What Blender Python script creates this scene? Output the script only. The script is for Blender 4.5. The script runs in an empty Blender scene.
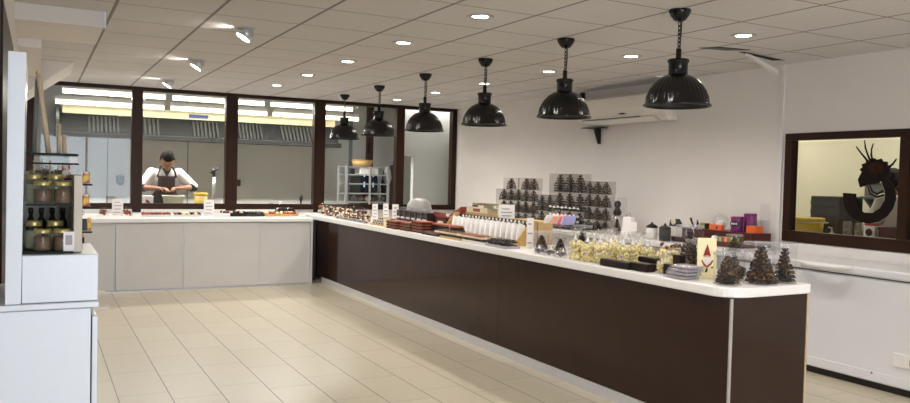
import bpy, bmesh, math, random
from mathutils import Vector, Matrix, Euler
PI = math.pi
R = math.radians
scene = bpy.context.scene
COL = scene.collection
rnd = random.Random(7)

# ------------------------------------------------------------------ colours and materials
def lin(c):
    c = c / 255.0
    return c / 12.92 if c <= 0.04045 else ((c + 0.055) / 1.055) ** 2.4
def rgb(r, g, b):
    return (lin(r), lin(g), lin(b), 1.0)

def new_mat(name):
    m = bpy.data.materials.new(name)
    m.use_nodes = True
    nt = m.node_tree
    nt.nodes.clear()
    out = nt.nodes.new('ShaderNodeOutputMaterial')
    return m, nt, out

def mat(name, c, rough=0.5, metal=0.0, var=0.08, scale=14.0, c2=None, spec=0.5, bump=0.0, coat=0.0, cpos=0.45):
    """Principled material whose colour is broken up by a noise texture."""
    m, nt, out = new_mat(name)
    b = nt.nodes.new('ShaderNodeBsdfPrincipled')
    tc = nt.nodes.new('ShaderNodeTexCoord')
    n = nt.nodes.new('ShaderNodeTexNoise')
    n.inputs['Scale'].default_value = scale
    n.inputs['Detail'].default_value = 4
    nt.links.new(tc.outputs['Object'], n.inputs['Vector'])
    ramp = nt.nodes.new('ShaderNodeValToRGB')
    ca = rgb(*c)
    if c2 is None:
        lo = tuple(x * (1 - var) for x in ca[:3]) + (1,)
        hi = tuple(min(1, x * (1 + var)) for x in ca[:3]) + (1,)
        ramp.color_ramp.elements[0].position = 0.3
        ramp.color_ramp.elements[1].position = 0.7
    else:
        lo, hi = ca, rgb(*c2)
        ramp.color_ramp.elements[0].position = cpos
        ramp.color_ramp.elements[1].position = cpos + 0.1
    ramp.color_ramp.elements[0].color = lo
    ramp.color_ramp.elements[1].color = hi
    nt.links.new(n.outputs['Fac'], ramp.inputs['Fac'])
    nt.links.new(ramp.outputs['Color'], b.inputs['Base Color'])
    b.inputs['Roughness'].default_value = rough
    b.inputs['Metallic'].default_value = metal
    b.inputs['Specular IOR Level'].default_value = spec
    b.inputs['Coat Weight'].default_value = coat
    if bump:
        bp = nt.nodes.new('ShaderNodeBump')
        bp.inputs['Strength'].default_value = bump
        bp.inputs['Distance'].default_value = 0.004
        nt.links.new(n.outputs['Fac'], bp.inputs['Height'])
        nt.links.new(bp.outputs['Normal'], b.inputs['Normal'])
    nt.links.new(b.outputs['BSDF'], out.inputs['Surface'])
    return m

def emit(name, c, strength):
    m, nt, out = new_mat(name)
    e = nt.nodes.new('ShaderNodeEmission')
    e.inputs['Color'].default_value = rgb(*c)
    e.inputs['Strength'].default_value = strength
    nt.links.new(e.outputs['Emission'], out.inputs['Surface'])
    return m

def film(name, tint=(250, 250, 250), gloss=0.06, rough=0.05, edge=0.6, haze=0.0, hazec=(230, 230, 230)):
    """Thin clear sheet: transparent, with a fresnel gloss and a little milky haze."""
    m, nt, out = new_mat(name)
    t = nt.nodes.new('ShaderNodeBsdfTransparent')
    t.inputs['Color'].default_value = rgb(*tint)
    g = nt.nodes.new('ShaderNodeBsdfGlossy')
    g.inputs['Roughness'].default_value = rough
    g.inputs['Color'].default_value = (1, 1, 1, 1)
    lw = nt.nodes.new('ShaderNodeLayerWeight')
    lw.inputs['Blend'].default_value = 0.5
    mx = nt.nodes.new('ShaderNodeMixShader')
    pw = nt.nodes.new('ShaderNodeMath'); pw.operation = 'POWER'
    pw.inputs[1].default_value = 4.0
    ml = nt.nodes.new('ShaderNodeMath'); ml.operation = 'MULTIPLY_ADD'
    ml.inputs[1].default_value = edge; ml.inputs[2].default_value = gloss
    nt.links.new(lw.outputs['Facing'], pw.inputs[0])
    nt.links.new(pw.outputs[0], ml.inputs[0])
    nt.links.new(ml.outputs[0], mx.inputs['Fac'])
    nt.links.new(t.outputs['BSDF'], mx.inputs[1])
    nt.links.new(g.outputs['BSDF'], mx.inputs[2])
    last = mx
    if haze:
        d = nt.nodes.new('ShaderNodeBsdfDiffuse')
        d.inputs['Color'].default_value = rgb(*hazec)
        m2 = nt.nodes.new('ShaderNodeMixShader')
        m2.inputs['Fac'].default_value = haze
        nt.links.new(mx.outputs['Shader'], m2.inputs[1])
        nt.links.new(d.outputs['BSDF'], m2.inputs[2])
        last = m2
    nt.links.new(last.outputs['Shader'], out.inputs['Surface'])
    return m

def node_math(nt, op, a, b=None):
    n = nt.nodes.new('ShaderNodeMath'); n.operation = op
    for i, v in enumerate((a, b)):
        if v is None: continue
        if isinstance(v, (int, float)): n.inputs[i].default_value = v
        else: nt.links.new(v, n.inputs[i])
    return n.outputs[0]

def mix_rgb(nt, fac, a, b):
    n = nt.nodes.new('ShaderNodeMix'); n.data_type = 'RGBA'
    for s, v in ((n.inputs[0], fac), (n.inputs[6], a), (n.inputs[7], b)):
        if isinstance(v, (int, float)): s.default_value = v
        elif isinstance(v, tuple): s.default_value = v
        else: nt.links.new(v, s)
    return n.outputs[2]

def tile_floor():
    m, nt, out = new_mat('beige_floor_tiles')
    b = nt.nodes.new('ShaderNodeBsdfPrincipled')
    tc = nt.nodes.new('ShaderNodeTexCoord')
    sp = nt.nodes.new('ShaderNodeSeparateXYZ')
    nt.links.new(tc.outputs['Object'], sp.inputs[0])
    x, y = sp.outputs[0], sp.outputs[1]
    u = node_math(nt, 'DIVIDE', node_math(nt, 'SUBTRACT', x, 0.4459 - 30), 0.3)
    row = node_math(nt, 'FLOOR', u)
    fu = node_math(nt, 'FRACT', u)
    odd = node_math(nt, 'MODULO', row, 2.0)
    v0 = node_math(nt, 'DIVIDE', node_math(nt, 'SUBTRACT', y, 0.413 - 30), 0.6)
    v = node_math(nt, 'ADD', v0, node_math(nt, 'MULTIPLY', odd, 0.31))
    fv = node_math(nt, 'FRACT', v)
    du = node_math(nt, 'MULTIPLY', node_math(nt, 'MINIMUM', fu, node_math(nt, 'SUBTRACT', 1.0, fu)), 0.3)
    dv = node_math(nt, 'MULTIPLY', node_math(nt, 'MINIMUM', fv, node_math(nt, 'SUBTRACT', 1.0, fv)), 0.6)
    gl = node_math(nt, 'LESS_THAN', du, 0.0032)
    gc = node_math(nt, 'LESS_THAN', dv, 0.0026)
    # one tone per tile and a fine grain along the tile
    cmb = nt.nodes.new('ShaderNodeCombineXYZ')
    nt.links.new(row, cmb.inputs[0]); nt.links.new(node_math(nt, 'FLOOR', v), cmb.inputs[1])
    wn = nt.nodes.new('ShaderNodeTexWhiteNoise'); wn.noise_dimensions = '2D'
    nt.links.new(cmb.outputs[0], wn.inputs['Vector'])
    ns = nt.nodes.new('ShaderNodeTexNoise'); ns.inputs['Scale'].default_value = 9
    mp = nt.nodes.new('ShaderNodeMapping'); mp.inputs['Scale'].default_value = (6, 1, 1)
    nt.links.new(tc.outputs['Object'], mp.inputs['Vector']); nt.links.new(mp.outputs[0], ns.inputs['Vector'])
    base = mix_rgb(nt, wn.outputs['Value'], rgb(180, 170, 149), rgb(190, 181, 161))
    base = mix_rgb(nt, node_math(nt, 'MULTIPLY', ns.outputs['Fac'], 0.35), base, rgb(162, 150, 127))
    base = mix_rgb(nt, gc, base, rgb(126, 113, 96))
    base = mix_rgb(nt, gl, base, rgb(74, 64, 54))
    nt.links.new(base, b.inputs['Base Color'])
    b.inputs['Roughness'].default_value = 0.30
    b.inputs['Specular IOR Level'].default_value = 0.45
    nt.links.new(b.outputs['BSDF'], out.inputs['Surface'])
    return m

def tile_ceiling():
    m, nt, out = new_mat('suspended_ceiling_tiles')
    b = nt.nodes.new('ShaderNodeBsdfPrincipled')
    tc = nt.nodes.new('ShaderNodeTexCoord')
    sp = nt.nodes.new('ShaderNodeSeparateXYZ')
    nt.links.new(tc.outputs['Object'], sp.inputs[0])
    def dist(ax, off):
        u = node_math(nt, 'FRACT', node_math(nt, 'DIVIDE', node_math(nt, 'SUBTRACT', sp.outputs[ax], off - 30), 0.6))
        return node_math(nt, 'MULTIPLY', node_math(nt, 'MINIMUM', u, node_math(nt, 'SUBTRACT', 1.0, u)), 0.6)
    dx, dy = dist(0, 0.4361), dist(1, 4.2443)
    bx = node_math(nt, 'LESS_THAN', dx, 0.011)
    by = node_math(nt, 'LESS_THAN', dy, 0.0055)
    ns = nt.nodes.new('ShaderNodeTexNoise'); ns.inputs['Scale'].default_value = 90
    nt.links.new(tc.outputs['Object'], ns.inputs['Vector'])
    base = mix_rgb(nt, ns.outputs['Fac'], rgb(196, 193, 190), rgb(212, 209, 206))
    base = mix_rgb(nt, by, base, rgb(122, 113, 103))
    base = mix_rgb(nt, bx, base, rgb(134, 131, 128))
    nt.links.new(base, b.inputs['Base Color'])
    b.inputs['Roughness'].default_value = 0.8
    b.inputs['Specular IOR Level'].default_value = 0.15
    nt.links.new(b.outputs['BSDF'], out.inputs['Surface'])
    return m

M = {}
M['floor'] = tile_floor()
M['ceiling'] = tile_ceiling()
M['wall'] = mat('warm_white_paint', (222, 216, 211), 0.7, var=0.02, scale=3, spec=0.2)
M['kitchen_wall'] = mat('kitchen_wall_panel', (208, 208, 206), 0.5, var=0.02, scale=2, spec=0.3)
M['kitchen_grey'] = mat('grey_kitchen_wall', (120, 128, 140), 0.6, var=0.03, scale=2)
M['kitchen_cream'] = mat('cream_wall_tiles', (226, 220, 196), 0.4, var=0.02, scale=3)
M['frame'] = mat('dark_brown_frame', (46, 28, 21), 0.4, var=0.06, scale=20, spec=0.15)
M['brown'] = mat('glossy_brown_laminate', (50, 35, 29), 0.10, var=0.05, scale=5, spec=0.22)
M['worktop'] = mat('white_worktop', (236, 234, 231), 0.3, var=0.02, scale=30)
M['door_white'] = mat('off_white_laminate', (203, 200, 197), 0.4, var=0.015, scale=6)
M['alu'] = mat('brushed_aluminium', (196, 196, 198), 0.35, 0.6, var=0.05, scale=40)
M['kick'] = mat('light_aluminium_kick', (205, 205, 210), 0.4, 0.3, var=0.04, scale=30)
M['steel'] = mat('stainless_steel', (120, 122, 124), 0.3, 0.8, var=0.08, scale=12)
M['hood_steel'] = mat('dark_hood_steel', (25, 25, 24), 0.5, 0.1, var=0.1, scale=12)
M['steel_dark'] = mat('dark_steel', (50, 51, 51), 0.5, 0.2, var=0.1, scale=12)
M['filter'] = mat('grease_filter_steel', (66, 66, 64), 0.5, 0.2, var=0.08, scale=12)
M['black'] = mat('black_plastic', (22, 21, 22), 0.4, var=0.1)
M['lamp_black'] = mat('black_enamel', (18, 16, 15), 0.2, var=0.08, spec=0.32)
M['lamp_inside'] = mat('lamp_inner_dark', (26, 24, 23), 0.5, var=0.08)
M['white_gloss'] = mat('glossy_white_panel', (228, 232, 240), 0.25, var=0.01, scale=5)
M['white_plastic'] = mat('white_plastic', (226, 222, 216), 0.35, var=0.02, scale=10)
M['ac_white'] = mat('air_conditioner_white', (226, 219, 208), 0.35, var=0.02, scale=10)
M['white_trim'] = mat('white_trim_paint', (222, 218, 215), 0.5, var=0.02)
M['freezer'] = mat('freezer_enamel', (218, 216, 218), 0.3, var=0.01, scale=4)
M['glass'] = film('window_glass', (246, 247, 246), 0.016, 0.01, 0.4)
M['shelf_glass'] = film('shelf_glass', (232, 238, 235), 0.01, 0.02, 0.1)
M['glass_edge'] = mat('dark_glass_edge', (20, 25, 23), 0.4, var=0.1, spec=0.1)
M['clear'] = film('clear_plastic', (250, 250, 250), 0.02, 0.08, 0.22, 0.012, (225, 225, 228))
M['clear_grey'] = film('clear_plastic_shade_tint', (236, 235, 234), 0.02, 0.10, 0.2, 0.01, (225, 225, 228))  # shaded depth of the packed boxes, put into the plastic's grey tint
M['rim_clear'] = film('clear_lid', (246, 246, 246), 0.05, 0.12, 0.3, 0.10, (230, 230, 232))
M['cello'] = film('crinkled_cellophane', (248, 248, 248), 0.05, 0.18, 0.3, 0.14, (235, 232, 228))
M['tree'] = mat('dark_chocolate_nuts', (26, 16, 12), 0.5, c2=(146, 102, 58), scale=58, spec=0.2, cpos=0.54)
M['choc'] = mat('dark_chocolate', (32, 21, 17), 0.4, var=0.2, scale=30, spec=0.25)
M['milk'] = mat('milk_chocolate', (112, 66, 40), 0.4, var=0.15, scale=30)
M['caramel'] = mat('orange_brown_praline', (158, 84, 48), 0.45, var=0.15, scale=30)
M['white_choc'] = mat('white_chocolate', (236, 222, 190), 0.45, var=0.08, scale=30)
M['gold_choc'] = mat('pale_gold_clusters', (250, 238, 182), 0.5, c2=(214, 182, 96), scale=45, cpos=0.52)
M['red_choc'] = mat('red_sugar', (176, 52, 40), 0.4, var=0.15, scale=30)
M['green_choc'] = mat('green_sugar', (108, 130, 62), 0.4, var=0.15, scale=30)
M['purple_choc'] = mat('purple_foil', (104, 62, 110), 0.4, var=0.15, scale=30)
M['paper'] = mat('white_card', (240, 236, 234), 0.6, var=0.02)
M['print'] = mat('grey_print', (170, 160, 172), 0.6, var=0.1)
M['cream_card'] = mat('cream_card', (242, 232, 186), 0.6, var=0.03)
M['gnome_red'] = mat('printed_red', (150, 34, 30), 0.6, var=0.06)
M['gnome_pink'] = mat('printed_skin', (226, 176, 150), 0.6, var=0.04)
M['cardboard'] = mat('tan_cardboard', (196, 160, 98), 0.7, var=0.1, scale=20)
M['red_box'] = mat('red_brown_carton', (140, 62, 44), 0.5, var=0.08)
M['maroon'] = mat('maroon_laminate', (78, 30, 28), 0.4, var=0.08)
M['cream_box'] = mat('cream_carton', (214, 204, 174), 0.6, var=0.05)
M['purple'] = mat('purple_tin', (122, 34, 104), 0.35, var=0.06)
M['orange'] = mat('orange_box', (226, 104, 40), 0.5, var=0.06)
M['lime'] = mat('lime_green_box', (126, 190, 48), 0.5, var=0.06)
M['olive'] = mat('olive_box', (142, 130, 84), 0.5, var=0.06)
M['pink_paper'] = mat('pink_sheet', (236, 130, 150), 0.6, var=0.05)
M['peach_paper'] = mat('peach_sheet', (246, 184, 150), 0.6, var=0.05)
M['lav_paper'] = mat('lavender_sheet', (176, 172, 222), 0.6, var=0.05)
M['yellow'] = mat('yellow_plastic', (222, 184, 62), 0.4, var=0.05)
M['bin_cream'] = mat('cream_plastic_bin', (216, 210, 186), 0.4, var=0.04)
M['skin'] = mat('skin', (152, 106, 82), 0.5, var=0.05, scale=8)
M['hair'] = mat('dark_hair', (20, 16, 15), 0.7, var=0.2, scale=60, spec=0.1)
M['coat'] = mat('white_cotton', (214, 210, 208), 0.8, var=0.04, scale=10)
M['apron'] = mat('dark_brown_apron', (54, 38, 36), 0.7, var=0.08)
M['navy'] = mat('dark_navy_cloth', (40, 42, 52), 0.8, var=0.1)
M['wood'] = mat('pale_wood', (196, 172, 142), 0.5, var=0.08, scale=18)
M['grey_wood'] = mat('weathered_grey_wood', (110, 104, 96), 0.6, var=0.12, scale=18)
M['beige'] = mat('beige_panel', (206, 194, 178), 0.5, var=0.03)
M['gold_lid'] = mat('gold_lid', (178, 160, 104), 0.3, 0.6, var=0.1, scale=40)
M['brown_spread'] = mat('brown_spread', (104, 80, 60), 0.4, var=0.08)
M['pale_spread'] = mat('pale_green_spread', (168, 164, 132), 0.4, var=0.06)
M['yellow_pack'] = mat('yellow_printed_pack', (226, 188, 70), 0.5, c2=(196, 84, 50), scale=60)
M['mixed_pack'] = mat('mixed_printed_pack', (226, 214, 200), 0.5, c2=(196, 70, 80), scale=60)
M['nuts'] = mat('nut_mix', (150, 120, 86), 0.6, c2=(70, 50, 36), scale=70)
M['blue_sign'] = mat('blue_sign', (52, 66, 128), 0.5, var=0.05)
M['emblem'] = mat('brown_black_vinyl', (28, 20, 18), 0.6, var=0.12, scale=12, spec=0.08)
M['emblem_brown'] = mat('dark_brown_vinyl', (46, 28, 20), 0.7, var=0.25, scale=30, spec=0.05)
M['gap_shade'] = mat('gap_shade_paint', (18, 16, 15), 0.9, var=0.1)
M['hood_top'] = mat('cream_hood_canopy', (226, 216, 176), 0.5, var=0.03)
M['street'] = mat('pale_paving', (150, 150, 150), 0.8, var=0.1)
M['disc'] = emit('downlight_lens', (255, 246, 226), 30.0)
M['tube'] = emit('fluorescent_tube', (255, 248, 228), 5.0)
M['screen'] = emit('blue_white_display', (170, 205, 255), 1.6)

# ------------------------------------------------------------------ mesh building
class MB:
    def __init__(self): self.bm = bmesh.new()
    def box(self, x0, x1, y0, y1, z0, z1, mx=None):
        vs = [self.bm.verts.new(p) for p in ((x0,y0,z0),(x1,y0,z0),(x1,y1,z0),(x0,y1,z0),(x0,y0,z1),(x1,y0,z1),(x1,y1,z1),(x0,y1,z1))]
        for f in ((3,2,1,0),(4,5,6,7),(0,1,5,4),(1,2,6,5),(2,3,7,6),(3,0,4,7)):
            self.bm.faces.new([vs[i] for i in f])
        if mx is not None:
            for v in vs: v.co = mx @ v.co
        return self
    def cbox(self, cx, cy, z0, sx, sy, sz, mx=None):
        return self.box(cx-sx/2, cx+sx/2, cy-sy/2, cy+sy/2, z0, z0+sz, mx)
    def lathe(self, prof, n=24, cx=0, cy=0, mx=None, close=True, flute=0.0, nf=0, frange=None):
        rings = []
        for (r, z) in prof:
            ring = []
            for i in range(n):
                a = 2*PI*i/n
                rr = r
                if flute and frange and frange[0] <= z <= frange[1]:
                    rr = r * (1 + flute * math.cos(nf*a))
                p = Vector((cx + rr*math.cos(a), cy + rr*math.sin(a), z))
                ring.append(self.bm.verts.new(mx @ p if mx is not None else p))
            rings.append(ring)
        for a, b in zip(rings[:-1], rings[1:]):
            for i in range(n):
                j = (i+1) % n
                f = self.bm.faces.new((a[i], a[j], b[j], b[i])); f.smooth = True
        if close:
            if prof[0][0] > 1e-5: self.bm.faces.new(list(reversed(rings[0])))
            if prof[-1][0] > 1e-5: self.bm.faces.new(rings[-1])
        return self
    def tube(self, pts, r, n=8):
        pts = [Vector(p) for p in pts]
        rr = r if isinstance(r, (list, tuple)) else [r]*len(pts)
        rings = []
        up = Vector((0.13, 0.21, 1)).normalized()
        for i, p in enumerate(pts):
            d = (pts[min(i+1, len(pts)-1)] - pts[max(i-1, 0)]).normalized()
            a = d.cross(up)
            if a.length < 0.05: a = d.cross(Vector((1, 0, 0)))
            a.normalize(); b = d.cross(a).normalized()
            rings.append([self.bm.verts.new(p + rr[i]*(a*math.cos(2*PI*k/n) + b*math.sin(2*PI*k/n))) for k in range(n)])
        for a, b in zip(rings[:-1], rings[1:]):
            for k in range(n):
                j = (k+1) % n
                f = self.bm.faces.new((a[k], a[j], b[j], b[k])); f.smooth = True
        self.bm.faces.new(list(reversed(rings[0]))); self.bm.faces.new(rings[-1])
        return self
    def torus(self, c, r, t, ax='z', n=14, m=6, sx=1.0, sz=1.0):
        g = []
        for i in range(n):
            a = 2*PI*i/n
            ring = []
            for j in range(m):
                b = 2*PI*j/m
                p = Vector(((r + t*math.cos(b))*math.cos(a)*sx, (r + t*math.cos(b))*math.sin(a)*sz, t*math.sin(b)))
                if ax == 'y': p = Vector((p.x, p.z, p.y))
                if ax == 'x': p = Vector((p.z, p.x, p.y))
                ring.append(self.bm.verts.new(p + Vector(c)))
            g.append(ring)
        for i in range(n):
            a, b = g[i], g[(i+1) % n]
            for j in range(m):
                k = (j+1) % m
                f = self.bm.faces.new((a[j], b[j], b[k], a[k])); f.smooth = True
        return self
    def ball(self, c, r, seg=8, rings=6, squash=1.0, jitter=0.0, rg=None):
        mx = Matrix.Translation(Vector(c)) @ Matrix.Diagonal((r, r, r*squash, 1))
        res = bmesh.ops.create_uvsphere(self.bm, u_segments=seg, v_segments=rings, radius=1.0, matrix=mx)
        for v in res['verts']:
            if jitter: v.co += Vector((rg.uniform(-1,1), rg.uniform(-1,1), rg.uniform(-1,1))) * r * jitter
            for f in v.link_faces: f.smooth = True
        return self
    def prism(self, poly, z0, z1, mx=None):
        a = [self.bm.verts.new(Vector((x, y, z0))) for x, y in poly]
        b = [self.bm.verts.new(Vector((x, y, z1))) for x, y in poly]
        n = len(poly)
        self.bm.faces.new(list(reversed(a))); self.bm.faces.new(b)
        for i in range(n):
            j = (i+1) % n
            self.bm.faces.new((a[i], a[j], b[j], b[i]))
        if mx is not None:
            for v in a + b: v.co = mx @ v.co
        return self
    def hexa(self, pts):
        vs = [self.bm.verts.new(p) for p in pts]
        for f in ((3,2,1,0),(4,5,6,7),(0,1,5,4),(1,2,6,5),(2,3,7,6),(3,0,4,7)):
            self.bm.faces.new([vs[i] for i in f])
        return self
    def mesh(self, name, m):
        bmesh.ops.recalc_face_normals(self.bm, faces=self.bm.faces[:])
        me = bpy.data.meshes.new(name)
        self.bm.to_mesh(me); self.bm.free()
        if m is not None: me.materials.append(m)
        return me
    def build(self, name, m, parent=None, bevel=0.0, loc=None):
        o = bpy.data.objects.new(name, self.mesh(name, m))
        COL.objects.link(o)
        if parent is not None: o.parent = parent
        if loc is not None: o.location = loc
        if bevel:
            md = o.modifiers.new('bevel', 'BEVEL'); md.width = bevel; md.segments = 2; md.limit_method = 'ANGLE'
        return o

def tag(o, label, cat, group=None, kind=None):
    if label: o['label'] = label
    if cat: o['category'] = cat
    if group: o['group'] = group
    if kind: o['kind'] = kind
    return o
def thing(name, label, cat, loc=(0,0,0), rz=0.0, group=None):
    o = bpy.data.objects.new(name, None)
    o.empty_display_size = 0.05
    COL.objects.link(o)
    o.location = loc; o.rotation_euler = (0, 0, rz)
    return tag(o, label, cat, group)
def struct(mb, name, m, parent=None, bevel=0.0):
    o = mb.build(name, m, parent, bevel)
    if parent is None: o['kind'] = 'structure'
    return o
def dup(root, loc, label, rz=None, scale=None, group=None):
    r = root.copy(); COL.objects.link(r)
    r.location = loc; r['label'] = label
    if rz is not None: r.rotation_euler = (0, 0, rz)
    if scale is not None: r.scale = scale if isinstance(scale, tuple) else (scale,)*3
    if group: r['group'] = group
    for ch in root.children:
        c = ch.copy(); COL.objects.link(c); c.parent = r
        for g in ch.children:
            d = g.copy(); COL.objects.link(d); d.parent = c
    return r
class Maker:
    """first call keeps the prototype, later calls copy it with its parts."""
    def __init__(self, fn): self.fn = fn; self.proto = None
    def __call__(self, loc, label, rz=0.0, scale=1.0, group=None):
        if self.proto is None:
            self.proto = self.fn(); o = self.proto
            o.location = loc; o['label'] = label; o.rotation_euler = (0,0,rz)
            o.scale = scale if isinstance(scale, tuple) else (scale,)*3
            if group: o['group'] = group
            return o
        return dup(self.proto, loc, label, rz, scale, group)
ORD = ['first','second','third','fourth','fifth','sixth','seventh','eighth','ninth','tenth','eleventh','twelfth','thirteenth','fourteenth']

# ------------------------------------------------------------------ camera
yaw, pitch, roll = 0.4918, -0.0319, 0.0246
fwd = Vector((math.sin(yaw)*math.cos(pitch), math.cos(yaw)*math.cos(pitch), math.sin(pitch)))
r0 = Vector((math.cos(yaw), -math.sin(yaw), 0)); u0 = r0.cross(fwd)
rt = math.cos(roll)*r0 + math.sin(roll)*u0
up = -math.sin(roll)*r0 + math.cos(roll)*u0
cam_d = bpy.data.cameras.new('camera'); cam = bpy.data.objects.new('camera', cam_d); COL.objects.link(cam)
cam_d.sensor_width = 36.0; cam_d.lens = 779.86/910*36.0; cam_d.clip_start = 0.02
mw = Matrix((rt, up, -fwd)).transposed().to_4x4(); mw.translation = (0, 0, 1.42)
cam.matrix_world = mw
scene.camera = cam

# ------------------------------------------------------------------ room shell
XL, XR, YW, YB, ZC = -0.14, 5.78, 10.83, -3.0, 2.474
struct(MB().box(-0.6, 9.2, -3.3, 14.0, -0.1, 0.0), 'floor', M['floor'])
struct(MB().box(XL-0.1, XR+0.12, YB-0.1, YW+0.05, ZC, ZC+0.08), 'ceiling', M['ceiling'])
struct(MB().box(XL-0.12, XL, YB, YW+0.1, 0, ZC), 'wall_left', M['wall'])
b = MB()
WY0, WY1, WZ0, WZ1 = 3.36, 4.66, 0.93, 1.865
b.box(XR, XR+0.12, WY1, 11.0, 0, ZC).box(XR, XR+0.12, YB, WY0, 0, ZC)
b.box(XR, XR+0.12, WY0, WY1, 0, WZ0).box(XR, XR+0.12, WY0, WY1, WZ1, ZC)
struct(b, 'wall_right', M['wall'])
# shop front behind the camera: an open glazed front with posts
b = MB()
b.box(XL, 0.0, YB-0.12, YB, 0, ZC).box(2.45, XR, YB-0.12, YB, 0, ZC).box(0.0, 2.45, YB-0.12, YB, 2.3, ZC).box(0.0, 2.45, YB-0.12, YB, 0, 0.12)
struct(b, 'wall_back', M['wall'])
b = MB()
for x in (0.0, 1.2, 2.39): b.box(x, x+0.06, YB-0.09, YB-0.03, 0.12, 2.3)
struct(b, 'window_8', M['frame'])
# low wall with a white ledge under the glazed partition
struct(MB().box(XL, XR, YW-0.02, YW+0.1, 0, 0.9), 'wall_far', M['wall'])

# glazed partition: five bays, each a frame with its pane
edges = [(-0.14, -0.04), (1.06, 1.19), (2.24, 2.40), (3.476, 3.64), (4.755, 4.887), (5.70, 5.78)]
for i in range(5):
    x0a, x0b = edges[i]; x1a, x1b = edges[i+1]
    b = MB()
    b.box(x0a, x0b, YW-0.05, YW+0.06, 0.9, ZC-0.001)
    b.box(x0a+0.01, x0b-0.01, YW-0.045, YW-0.02, 0.86, 0.9)
    b.box(x0b, x1a, YW-0.04, YW+0.05, 0.9, 0.976)
    b.box(x0b, x1a, YW-0.04, YW+0.05, 2.425, ZC-0.001)
    if i == 4: b.box(x1a, x1b-0.002, YW-0.05, YW+0.06, 0.9, ZC-0.001)
    w = struct(b, 'window_%d' % (i+1), M['frame'], bevel=0.004)
    p = MB().box(x0b, x1a, YW-0.004, YW+0.004, 0.976, 2.425).build('pane', M['glass'], w)

# window in the right wall
b = MB()
fw = 0.075
b.box(XR-0.03, XR+0.05, WY0, WY1, WZ0, WZ0+fw+0.02).box(XR-0.03, XR+0.05, WY0, WY1, WZ1-fw+0.015, WZ1)
b.box(XR-0.03, XR+0.05, WY1-fw, WY1, WZ0+fw+0.02, WZ1-fw+0.015).box(XR-0.03, XR+0.05, WY0+0.2, WY0+0.27, WZ0+fw+0.02, WZ1-fw+0.015)
w = struct(b, 'window_6', M['frame'], bevel=0.003)
MB().box(XR+0.006, XR+0.012, WY0, WY1-fw, WZ0+fw, WZ1-fw).build('pane', M['glass'], w)

struct(MB().box(XL, XL+0.012, 3.7, 5.2, 0, 2.1), 'door_1', M['frame'])
# white corner trim on the right wall and the wall strip behind the freezer
struct(MB().box(XR-0.02, XR, 4.70, 4.73, 0.0, ZC-0.002), 'trim_1', M['white_trim'])
struct(MB().box(XR-0.02, XR, 2.6, 4.675, 0.72, 0.925), 'trim_2', M['white_trim'], bevel=0.003)

# dropped bulkhead and sloped boxing at the left end of the ceiling
struct(MB().box(XL, 0.385, 5.8, 6.62, 2.365, ZC-0.001), 'trim_3', M['wall'])
struct(MB().box(0.385, 0.40, 5.79, 5.83, 2.365, ZC-0.001), 'trim_4', M['alu'])
struct(MB().prism([(-0.139,ZC-0.002),(0.32,ZC-0.002),(-0.139,2.12)],8.75,9.9,Matrix(((1,0,0,0),(0,0,1,0),(0,1,0,0),(0,0,0,1)))), 'trim_5', M['wall'])
struct(MB().box(-0.139, 0.02, 6.62, 8.7, 2.30, ZC-0.001), 'trim_6', M['wall'])

# ------------------------------------------------------------------ kitchen behind the glazed partition
struct(MB().box(-0.3, 5.25, 13.3, 13.4, 0, 2.8), 'wall_kitchen_far', M['kitchen_wall'])
struct(MB().box(-0.42, -0.3, 10.95, 13.3, 0, 2.8), 'wall_kitchen_left', M['kitchen_grey'])
struct(MB().box(-0.42, 6.6, 10.9, 13.4, 2.8, 2.88), 'ceiling_kitchen', M['kitchen_wall'])
b = MB()
b.box(5.24, 6.6, 11.2, 11.3, 0, 2.8).box(4.96, 5.24, 11.2, 11.3, 1.72, 2.8)
struct(b, 'wall_kitchen_right', M['kitchen_wall'])
struct(MB().box(5.25, 6.6, 13.3, 13.4, 0, 2.8), 'wall_corridor', M['kitchen_wall'])
struct(MB().box(6.6, 6.7, 10.9, 13.4, 0, 2.88).box(5.9, 6.6, 10.9, 11.0, 0, 2.8).box(-0.42, 6.6, 10.885, 10.95, ZC+0.085, 2.8).box(-0.42, -0.262, 10.83, 10.95, 0, 2.8), 'wall_kitchen_side', M['kitchen_wall'])
struct(MB().box(4.96, 5.06, 12.45, 12.55, 0, 2.799), 'trim_7', M['frame'])
struct(MB().box(4.93, 4.99, 13.27, 13.3, 0, 2.8).box(2.15, 2.165, 13.29, 13.3, 0, 2.8).box(0.95, 0.965, 13.29, 13.3, 0, 2.8), 'trim_8', M['kitchen_grey'])

# kitchen worktop under the windows
kw = thing('kitchen_worktop', 'long steel kitchen worktop just behind the glazed partition', 'worktop', (0, 0, 0))
MB().box(-0.1, 4.1, 10.945, 11.40, 0.83, 0.87).build('worktop', M['steel'], kw)
for x in (0.0, 1.35, 2.7, 4.0):
    MB().box(x, x+0.05, 10.96, 11.0, 0.0, 0.83).box(x, x+0.05, 11.3, 11.35, 0.0, 0.83).build('leg', M['steel'], kw)

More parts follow.
